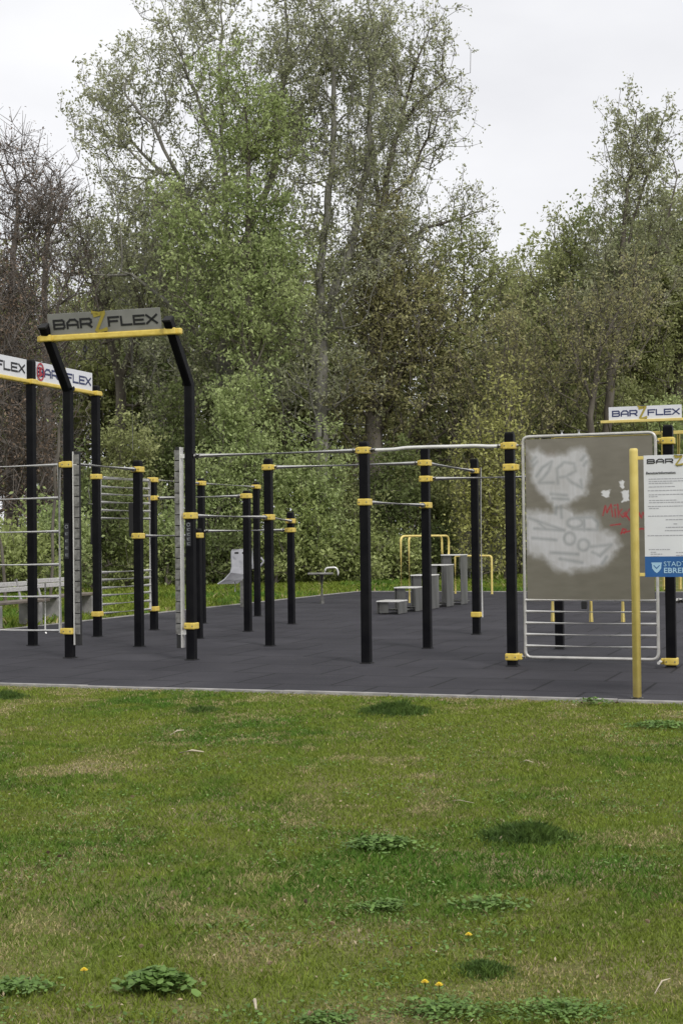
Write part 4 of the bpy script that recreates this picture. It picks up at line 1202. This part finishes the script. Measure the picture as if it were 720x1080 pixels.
# right half
D = 52
plant('round_tree', 'tree', 'olive green tree with pointed tops right of the sky gap', gr(590, D),
      [[gr(590, D), GP(590, 430, D), GP(600, 330, D), GP(606, 250, D)], [GP(590, 430, D), GP(570, 340, D), GP(560, 290, D)]],
      blob_pts([(604, 262, 18, 34), (575, 290, 28, 26), (620, 290, 30, 40), (590, 350, 55, 50), (550, 340, 36, 45), (600, 420, 60, 50), (545, 310, 18, 20)], D, 1500, r),
      M['bark'], M['leaf_olive'], 8, .062, .24, r, r0=.2, bf=.3, group=TG, twigs=3, twig_len=.6)
D = 50
plant('slender_tree', 'tree', 'slender tall tree with sparse leaves rising highest on the right side', gr(640, D),
      [[gr(640, D), GP(640, 430, D), GP(652, 330, D), GP(658, 240, D), GP(664, 180, D), GP(672, 120, D)], [GP(652, 330, D), GP(690, 270, D), GP(712, 200, D)], [GP(658, 260, D), GP(682, 180, D), GP(702, 115, D)]],
      blob_pts([(668, 150, 24, 40), (698, 140, 22, 36), (655, 210, 24, 34), (690, 200, 28, 40), (640, 270, 32, 40), (700, 280, 30, 40), (640, 340, 40, 50)], D, 1300, r),
      M['bark'], M['leaf_grey'], 7, .062, .19, r, r0=.16, bf=.4, group=TG, twigs=3, twig_len=.5)
D = 55
plant('broad_tree', 'tree', 'broad dense yellowish green tree at the right picture edge', gr(715, D),
      [[gr(715, D), GP(715, 430, D), GP(718, 320, D), GP(722, 230, D)]],
      blob_pts([(715, 235, 34, 38), (690, 290, 48, 50), (740, 290, 50, 60), (700, 370, 60, 50), (670, 340, 40, 50), (760, 370, 40, 50)], D, 2200, r),
      M['bark'], M['leaf_olive'], 15, .064, .25, r, r0=.25, bf=.25, group=TG, twigs=3, twig_len=.6)
D = 47
plant('thin_tree', 'tree', 'leaning thin grey tree with few leaves above the graffiti panel', gr(618, D),
      [[gr(618, D), GP(622, 440, D), GP(632, 370, D), GP(650, 330, D), GP(672, 290, D)], [GP(622, 420, D), GP(600, 360, D), GP(590, 320, D)]],
      blob_pts([(640, 350, 50, 50), (600, 370, 40, 50), (670, 320, 36, 40)], D, 600, r),
      M['bark'], M['leaf_brown'], 3, .055, .2, r, r0=.11, bf=.4, group=TG, twigs=3, twig_len=.6)
D = 47
plant('thin_tree', 'tree', 'thin twiggy tree behind the steel step boxes', gr(535, D),
      [[gr(535, D), GP(534, 440, D), GP(530, 370, D), GP(540, 320, D)]],
      blob_pts([(535, 380, 40, 60), (510, 420, 30, 50), (565, 420, 34, 50)], D, 700, r),
      M['bark'], M['leaf_brown'], 4, .055, .22, r, r0=.09, bf=.4, group=TG, twigs=3, twig_len=.6)
# leaning pale stems among the left bushes
for (x0, x1, yt, D, lab) in ((53, 62, 455, 33.5, 'thin pale leaning sapling stem between the left benches'), (6, -6, 520, 31, 'thin pale curved sapling stem at the left edge')):
    a_ = gr(x0, D)
    plant('sapling', 'sapling', lab, a_, [[a_, GP((x0 + x1) / 2 + 1, (yt + 640) / 2, D), GP(x1, yt, D)]], np.array([GP(x1 + 3, yt - 14, D), GP(x1 - 2, yt - 6, D)]),
          M['bark'], M['leaf_fresh'], 2, .05, .15, r, r0=.035, kexp=.25, group='pale saplings', twigs=2, twig_len=.3)

# bushes of the understorey: (px, D, half width px, top y, leaf, count, label)
BG = 'bushes below the trees'
bushes = [
 (-14, 37, 34, 545, 'leaf_bush', 'light green bush at the left picture edge behind the bench'),
 (22, 38, 30, 555, 'leaf_bush', 'light green bush behind the left bench'),
 (62, 39, 28, 540, 'leaf_fresh', 'fresh green bush between the left tall posts'),
 (98, 41, 30, 500, 'leaf_dark', 'dark green bush behind the left bent portal post'),
 (132, 42, 32, 555, 'leaf_bush', 'yellow green bush behind the far wall bars'),
 (135, 45, 40, 430, 'leaf_olive', 'tall olive shrub above the far wall bars'),
 (175, 43, 30, 540, 'leaf_fresh', 'green bush between wall bars and right portal post'),
 (190, 47, 34, 395, 'leaf_dark', 'tall dark shrub left of the right portal post'),
 (225, 44, 30, 470, 'leaf_fresh', 'fresh green high bush right of the right portal post'),
 (238, 43.5, 26, 560, 'leaf_dark', 'low dark bush behind the sit-up bench'),
 (265, 45, 44, 390, 'leaf_fresh', 'big light green rounded bush at the middle left, reaching the tree crowns'),
 (290, 44, 30, 520, 'leaf_bush', 'light bush behind the middle small posts'),
 (330, 45, 32, 440, 'leaf_fresh', 'light green bush below the forked tree'),
 (335, 44.5, 28, 535, 'leaf_bush', 'yellow green bush behind the back trainer stool'),
 (372, 46, 30, 500, 'leaf_olive', 'olive bush left of the middle tall post'),
 (378, 45, 26, 560, 'leaf_bush', 'low light bush behind the middle tall post'),
 (410, 46.5, 32, 470, 'leaf_dark', 'dark bush behind the yellow handrail'),
 (418, 46, 28, 565, 'leaf_bush', 'low yellow green bush left of the handrail'),
 (455, 48, 34, 480, 'leaf_olive', 'olive bush behind the step boxes'),
 (460, 47, 26, 560, 'leaf_dark', 'low dark bush behind the tallest step boxes'),
 (505, 45, 30, 445, 'leaf_yellow', 'yellow flowering looking shrub right of the step boxes'),
 (532, 45, 24, 375, 'leaf_yellow', 'tall thin yellow green shrub left of the graffiti panel'),
 (505, 50, 34, 520, 'leaf_dark', 'dark bush behind the dull grey board'),
 (548, 50, 32, 500, 'leaf_olive', 'olive bush beside the left edge of the graffiti panel'),
 (600, 52, 46, 420, 'leaf_olive', 'olive shrub behind the graffiti panel'),
 (662, 52, 44, 410, 'leaf_olive', 'olive shrub behind the right name board'),
 (718, 50, 40, 400, 'leaf_fresh', 'green shrub at the right picture edge'),
 (770, 50, 36, 430, 'leaf_olive', 'olive shrub beyond the right picture edge'),
]
LEAFK = 0.85; SPK = .6
for (px, D, hw, ty, lm, lab) in bushes:
    root = gr(px, D); s = D / F; ztop = AT(px, ty, D).z; w_ = hw * s
    n = int(150 + 110 * w_ * ztop / 3)
    q = unit(r.normal(size=(n, 3))) * (r.random((n, 1)) ** .42)
    attr = q * np.array([w_, min(w_, 1.6), ztop * .5]) + np.array([root[0], root[1], ztop * .5])
    kc = max(6, n // 9); attr = attr[r.integers(0, kc, n)] + r.normal(size=(n, 3)) * .24
    attr = attr[attr[:, 2] > .15]
    thin = lm == 'leaf_yellow'
    plant('bush', 'bush', lab, root, [[root, (root[0] + .1, root[1], ztop * .3)]], attr, M['bark'], M[lm], 5 if thin else (13 if hw < 40 else 15), .062, .20, r, r0=.06, bf=.25,
          group=BG, trunk_name='stems', crown_name='leaves', twigs=3, twig_len=.45, tipmin=.006)

# ------------------------------------------------------------------ lawn: grass blades as one mesh per stretch
def lawn_mat():
    m = bpy.data.materials.new('grass_blades'); m.use_nodes = True
    n, l = m.node_tree.nodes, m.node_tree.links; b = n['Principled BSDF']; b.inputs['Roughness'].default_value = .6; b.inputs['Specular IOR Level'].default_value = .2
    at_ = n.new('ShaderNodeAttribute'); at_.attribute_name = 'tone'
    l.new(at_.outputs['Color'], b.inputs['Base Color'])
    tr = n.new('ShaderNodeBsdfTranslucent'); l.new(at_.outputs['Color'], tr.inputs['Color'])
    ms = n.new('ShaderNodeMixShader'); ms.inputs[0].default_value = .3
    l.new(b.outputs[0], ms.inputs[1]); l.new(tr.outputs[0], ms.inputs[2]); l.new(ms.outputs[0], n['Material Output'].inputs['Surface'])
    return m
LM = lawn_mat()
nK = np.array([du.x, du.y]); fk_ = np.array([fk.x, fk.y]); nrmK = np.array([-du.y, du.x])
def front_d(x, y): return (np.stack([x, y], -1) - fk_) @ nrmK          # negative on the viewer's side of the kerb
def nmap(x, y, s, seed, o=4): return fbm(x + 300, y + 300, s, seed, o)
def blades(name, x, y, hgt, wid, r, drymod=0.0, far=False):
    N = len(x)
    n1 = nmap(x, y, 1.1, 5, 5); n2 = nmap(x, y, .24, 25, 3); n5 = nmap(x, y, .11, 65, 2); n3 = nmap(x, y, 1.7, 45, 3)
    dry = np.clip((n1 * .42 + n2 * .58 - .53) * 6.0 + drymod, 0, 1)
    lush = np.clip((n3 * .6 + n2 * .4 - .49) * 6, 0, 1)
    rnd = r.random(N)
    g1 = np.array([.205, .262, .040]); g2 = np.array([.100, .200, .028]); dr = np.array([.46, .39, .20]); dr2 = np.array([.270, .280, .060])
    col = g1 * (1 - lush[:, None]) + g2 * lush[:, None]
    col = col * (.78 + .44 * n5[:, None])
    isd = (r.random(N) < dry * .55 + .035)[:, None]
    col = col * (1 - dry[:, None] * .6) + dr2 * dry[:, None] * .6
    col = np.where(isd, dr * (.6 + .6 * r.random((N, 1))), col)
    col = col * (.72 + .56 * rnd[:, None])
    h = hgt * (.45 + .8 * r.random(N)) * (1 - .45 * dry) * (1 + .35 * lush) * (.55 + .9 * n5)
    a = r.random(N) * 2 * np.pi; lean = h * (.3 + .9 * r.random(N))
    dx, dy = np.cos(a) * lean, np.sin(a) * lean
    a2 = r.random(N) * 2 * np.pi; wx, wy = np.cos(a2) * wid / 2, np.sin(a2) * wid / 2
    z0_ = np.full(N, -.012)
    base_ = np.stack([x, y, z0_], -1)
    W2 = np.stack([wx, wy, np.zeros(N)], -1)
    mid = base_ + np.stack([dx * .35, dy * .35, h * .62], -1)
    tip = base_ + np.stack([dx, dy, h], -1)
    v = np.stack([base_ - W2, base_ + W2, mid + W2 * .8, tip, mid - W2 * .8], 1)
    me = npmesh(name, v.reshape(-1, 3), np.arange(N * 5).reshape(-1, 5), 5)
    ca = me.color_attributes.new('tone', 'FLOAT_COLOR', 'POINT')
    cc_ = np.ones((N, 5, 4), np.float32); cc_[:, :, :3] = col[:, None]
    ca.data.foreach_set('color', cc_.ravel())
    return me
def scatter(n, y0, y1, m, r, power=1.0):
    """positions on the lawn, denser near the viewer"""
    t = r.random(n) ** power; y = y0 + (y1 - y0) * t
    x = (r.random(n) * 2 - 1) * (.25 * y + m)
    return x, y
r = np.random.default_rng(21)
xs, ys, hs_, ws_ = [], [], [], []
x, y = scatter(520000, 3.6, 14.5, 1.1, r, 1.15)
k = (front_d(x, y) < -.075) & (r.random(len(x)) < .45 + .9 * nmap(x, y, .30, 77, 3))
x, y = x[k], y[k]
edge = np.clip(1 + front_d(x, y) / .45, 0, 1)           # drier beside the kerb
me = blades('grass', x, y, .0185, .0015 + .0005 * y, r, drymod=edge * .7)
o = link_mesh('grass', me, LM, origin=(0, 6, 0)); tag(o, 'short patchy green and straw coloured lawn grass in the foreground', 'grass', kind='stuff')
# far lawn behind and left of the pad
N = 120000
x = r.uniform(-16, 8, N); y = r.uniform(22, 52, N)
P2 = np.stack([x, y], -1)
nl = np.array([-dl.y, dl.x]); sl = (P2 - np.array([corner.x, corner.y])) @ nl
if ((np.array([G(540, 690).x, G(540, 690).y]) - np.array([corner.x, corner.y])) @ nl) < 0: sl = -sl
sb = (P2 - np.array([corner.x, corner.y])) @ nrmK
k = (sl < -.1) | (sb > .1)
x, y = x[k], y[k]
me = blades('grass', x, y, .10, .03, r, drymod=-.7)
o = link_mesh('grass', me, LM, origin=(-4, 35, 0)); tag(o, 'greener lawn grass between the rubber pad and the bushes', 'grass', kind='stuff')

# dark tufts and weeds
def tuft(px, py, wpx, hgt, n, lab, group='dark grass tufts'):
    p = G(px, py); s = p.y / F; rx = wpx * s / 2
    q = r.normal(size=(n, 2)) * np.array([rx * .45, rx * .45]) * (.6 + .8 * r.random((n, 1))); x_, y_ = p.x + q[:, 0], p.y + q[:, 1]
    N = n; fall = np.exp(-((q[:, 0] / rx) ** 2 + (q[:, 1] / rx) ** 2) * 1.2) * (.5 + fbm(x_ * 1.0 + 300, y_ + 300, .09, 7, 2))
    h = hgt * (.35 + .65 * r.random(N)) * fall; a = r.random(N) * 6.28; L = h * (.2 + .7 * r.random(N))
    base_ = np.stack([x_, y_, np.full(N, -.01)], -1); d_ = np.stack([np.cos(a) * L, np.sin(a) * L, h], -1)
    a2 = r.random(N) * 6.28; W2 = np.stack([np.cos(a2), np.sin(a2), 0 * a2], -1) * .0028
    v = np.stack([base_ - W2, base_ + W2, base_ + d_ * np.array([.4, .4, .65]) + W2 * .8, base_ + d_, base_ + d_ * np.array([.4, .4, .65]) - W2 * .8], 1)
    me = npmesh('grass_tuft', v.reshape(-1, 3), np.arange(N * 5).reshape(-1, 5), 5)
    o = link_mesh('grass_tuft', me, M['tuft'], origin=(p.x, p.y, 0)); tag(o, lab, 'grass tuft', group)
tuft(415, 750, 88, .10, 4600, 'dark green grass tuft beside the kerb, below the middle post')
tuft(552, 882, 104, .085, 5200, 'large dark green grass tuft in the right half of the lawn')
tuft(6, 735, 50, .09, 1700, 'dark grass tuft at the left edge by the kerb')
tuft(212, 749, 56, .05, 1300, 'faint dark tuft close to the kerb at the left')
tuft(510, 1022, 70, .035, 900, 'low dark tuft near the bottom, right of the dandelion')
def weed(px, py, wpx, n, ls, hgt, lab, flat=.5):
    p = G(px, py); s = p.y / F; rx = wpx * s / 2
    t = thing('weed', (p.x, p.y, 0), lab, 'weed', 'leafy weeds in the lawn')
    q = r.normal(size=(n, 2)) * rx * np.array([.42, flat * .6]); fall = np.exp(-((q[:, 0] / rx) ** 2 + (q[:, 1] / rx) ** 2))
    z_ = hgt * fall * (.4 + .6 * r.random(n))
    c = np.stack([p.x + q[:, 0], p.y + q[:, 1], z_], -1)
    # rounded, roughly level leaves
    a = r.random(n) * 6.28; ex = np.stack([np.cos(a), np.sin(a), r.normal(size=n) * .35], -1); ex = unit(ex)
    ey = unit(np.cross(np.array([0, 0, 1.0]), ex) + r.normal(size=(n, 3)) * .25)
    sz = (ls * (.6 + .8 * r.random(n)))[:, None]
    ring = []
    for ang, rr in ((0, 1), (.8, .85), (1.57, .62), (2.4, .8), (3.14, 1.0), (3.9, .8), (4.71, .62), (5.5, .85)):
        ring.append(c + (ex * math.cos(ang) * rr + ey * math.sin(ang) * rr) * sz)
    v = np.stack(ring, 1)
    me = npmesh('leaves', v.reshape(-1, 3), np.arange(n * 8).reshape(-1, 8), 8)
    link_mesh('leaves', me, M['weed'], t, origin=(p.x, p.y, 0))
    P_ = np.repeat(np.array([[p.x, p.y, -.01]]), n // 3, 0) + np.concatenate([q[:n // 3] * .7, np.zeros((n // 3, 1))], 1)
    vv_, ff_ = tube_mesh('x', P_, c[:n // 3], np.full(n // 3, .0012), np.full(n // 3, .001), 3)
    link_mesh('stalks', npmesh('stalks', vv_, ff_, 4), M['weed'], t, origin=(p.x, p.y, 0))
weed(402, 893, 84, 560, .012, .05, 'dense leafy weed cushion left of the large dark tuft')
weed(165, 1042, 80, 460, .014, .065, 'broad leafy green weed at the bottom left of the lawn')
weed(405, 958, 82, 170, .010, .028, 'loose low weed below the dense weed cushion')
weed(515, 955, 95, 170, .010, .028, 'loose low weed right of the other loose weed')
weed(698, 766, 90, 420, .013, .035, 'low weed patch at the right edge near the kerb')
weed(20, 1043, 90, 260, .009, .025, 'small leafy weed in the bottom left corner')
weed(590, 1068, 150, 420, .008, .025, 'clover like weed patch at the bottom right')
weed(470, 1066, 130, 380, .008, .025, 'clover like weed patch at the bottom centre')
weed(345, 1076, 80, 180, .008, .02, 'small weed patch at the bottom centre left')
# dandelions
for px, py, lab in ((494, 995, 'dandelion flower alone right of centre, farthest from the viewer of the right ones'), (448, 1046, 'left dandelion of the close pair at the bottom'),
                    (463, 1049, 'right dandelion of the close pair at the bottom'), (89, 1033, 'dandelion flower alone in the bottom left lawn')):
    p = G(px, py); t = thing('dandelion', (p.x, p.y, 0), lab, 'flower', 'dandelions in the lawn')
    bm = bmesh.new(); tube(bm, [p - UP * .012, p + UP * .03], .002, 6); fin('stem', bm, M['weed'], t)
    bm = bmesh.new()
    for ring_, (nn, rr, zz_) in enumerate(((16, .014, .031), (12, .010, .035), (7, .005, .038))):
        for i in range(nn):
            a = 6.283 * i / nn + ring_ * .2; e = Vector((math.cos(a), math.sin(a), 0)); s_v = Vector((-e.y, e.x, 0)) * .0022
            c0 = p + UP * (zz_ - .004)
            bm.faces.new([bm.verts.new(c0 - s_v * .3), bm.verts.new(c0 + e * rr * .8 + UP * .004 - s_v), bm.verts.new(c0 + e * rr + UP * .005), bm.verts.new(c0 + e * rr * .8 + UP * .004 + s_v)])
    fin('petals', bm, M['dandelion'], t)
# twigs, dry leaves and scraps lying in the grass
def stick(px0, py0, px1, py1, rad, lab):
    a, b = G(px0, py0, .03), G(px1, py1, .035); m_ = a.lerp(b, .5) + UP * .012 + Vector((0, .01, 0))
    bm = bmesh.new(); tube(bm, [a, m_, b], [rad * .7, rad, rad * .5], 6); o = fin('stick', bm, M['straw']); tag(o, lab, 'stick', 'dry sticks on the lawn')
stick(180, 775, 194, 770, .007, 'short pale stick on the upper left lawn, farther of the two')
stick(190, 794, 215, 793, .008, 'long pale stick on the upper left lawn, nearer of the two')
stick(690, 1048, 706, 1032, .003, 'thin dry twig at the bottom right edge')
stick(548, 804, 562, 804, .004, 'small dry stick left of the upper middle right lawn')
stick(468, 846, 500, 847, .002, 'very thin straw stalk lying above the weed cushion')
stick(267, 1056, 270, 1064, .006, 'short white twig scrap at the bottom centre left')
def dleaf(px, py, w, lab, m_='dead_leaf'):
    p = G(px, py, .032); bm = bmesh.new(); a = random.uniform(0, 3.1); e = Vector((math.cos(a), math.sin(a), .1)) * w; s_v = Vector((-math.sin(a), math.cos(a), random.uniform(-.3, .3))) * w * .5
    prof = [(-1, 0), (-.5, .75), (.2, .9), (.7, .5), (1.05, 0), (.7, -.5), (.2, -.9), (-.5, -.75)]
    c_ = bm.verts.new(p - UP * .006)
    vs2 = [bm.verts.new(p + e * x_ + s_v * y_ + UP * abs(y_) * .008) for x_, y_ in prof]
    for i in range(8): bm.faces.new((c_, vs2[i], vs2[(i + 1) % 8]))
    bmesh.ops.solidify(bm, geom=bm.faces[:], thickness=.0012)
    o = fin('dry_leaf', bm, M[m_]); tag(o, lab, 'leaf', 'dry leaves on the lawn')
for a in ((285, 1016, .012, 'tan dry leaf left of the centre bottom, above the white scrap'), (171, 958, .013, 'pale dry leaf at the left middle lawn'), (149, 998, .009, 'small pale leaf above the bottom left weed'),
          (140, 840, .014, 'pale dry leaf at the left upper lawn'), (274, 792, .012, 'pale scrap leaf at the upper centre lawn'), (563, 776, .010, 'tiny pale leaf near the upper tuft, left one'), (592, 775, .010, 'tiny pale leaf near the upper tuft, right one'),
          (682, 972, .014, 'tan dry leaf at the right lawn above the twig'), (327, 1069, .011, 'pale leaf at the bottom edge centre'), (51, 899, .010, 'brownish leaf at the left edge lawn', 'brown_leaf'),
          (434, 1000, .012, 'brown leaf near the lone right dandelion', 'brown_leaf'), (322, 951, .016, 'reddish brown leaf at the centre left lawn', 'brown_leaf'), (63, 903, .012, 'small brown leaf beside the left edge leaf', 'brown_leaf'),
          (529, 901, .009, 'small tan leaf under the large tuft'), (432, 913, .012, 'tan leaf under the weed cushion'), (350, 974, .012, 'pale leaf at the middle of the lawn'), (92, 812, .010, 'pale speck leaf at the upper left lawn'),
          (613, 741, .018, 'grey leaf by the kerb left of the yellow pole', 'brown_leaf'), (622, 739, .022, 'brown leaf by the kerb left of the yellow pole', 'brown_leaf'), (632, 742, .02, 'tan leaf by the kerb left of the yellow pole'), (650, 741, .02, 'brown leaf by the kerb close to the yellow pole', 'brown_leaf')):
    dleaf(*a)
weed(625, 743, 50, 160, .012, .06, 'thin weed growing at the kerb left of the yellow pole')
# small gravel and debris strip beside the kerb
bm = bmesh.new()
for i in range(900):
    t_ = random.uniform(FL.x if False else -3.0, 7.5); q = Vector((fk_[0], fk_[1], 0)) + du * t_ - Vector((nrmK[0], nrmK[1], 0)) * (.09 + abs(random.gauss(0, .09)))
    s_v = random.uniform(.002, .007)
    m4 = Matrix.Translation((q.x, q.y, s_v * .3)) @ Matrix.Rotation(random.random() * 6, 4, 'Z') @ Matrix.Diagonal((s_v, s_v * .8, s_v * .6, 1))
    bmesh.ops.create_icosphere(bm, subdivisions=1, radius=1, matrix=m4)
o = fin('gravel', bm, M['concrete']); tag(o, 'fine gravel and crumbs along the kerb edge', 'gravel', kind='stuff')

# low clover and leaf litter worked into the lawn
N = 26000
x, y = scatter(N, 3.7, 11.5, .8, r, 1.5)
k = (front_d(x, y) < -.1) & (nmap(x, y, .55, 177, 4) > .56 - .10 * np.clip(5.3 - y, 0, 1))
x, y = x[k], y[k]; n = len(x)
c = np.stack([x, y, .004 + .018 * r.random(n)], -1)
a = r.random(n) * 6.28; ex = unit(np.stack([np.cos(a), np.sin(a), r.normal(size=n) * .35], -1)); ey = unit(np.cross(np.array([0, 0, 1.0]), ex) + r.normal(size=(n, 3)) * .3)
sz = (.0065 * (.6 + .8 * r.random(n)))[:, None]
v = np.stack([c + (ex * math.cos(q) + ey * math.sin(q) * .8) * sz for q in np.arange(6) * 1.047], 1)
o = link_mesh('clover', npmesh('clover', v.reshape(-1, 3), np.arange(n * 6).reshape(-1, 6), 6), M['weed'], origin=(0, 6, 0))
tag(o, 'loose patches of tiny clover leaves between the grass', 'clover', kind='stuff')
N = 900
x, y = scatter(N, 3.7, 13, .6, r, 1.2); k = front_d(x, y) < -.08; x, y = x[k], y[k]; n = len(x)
me = leaf_mesh('leaf_litter', np.stack([x, y, .006 + .012 * r.random(n)], -1), .008, r, 0, .45)
o = link_mesh('leaf_litter', me, M['dead_leaf'], origin=(0, 6, 0)); tag(o, 'tiny dry crumbs of leaf litter strewn over the lawn', 'leaf litter', kind='stuff')
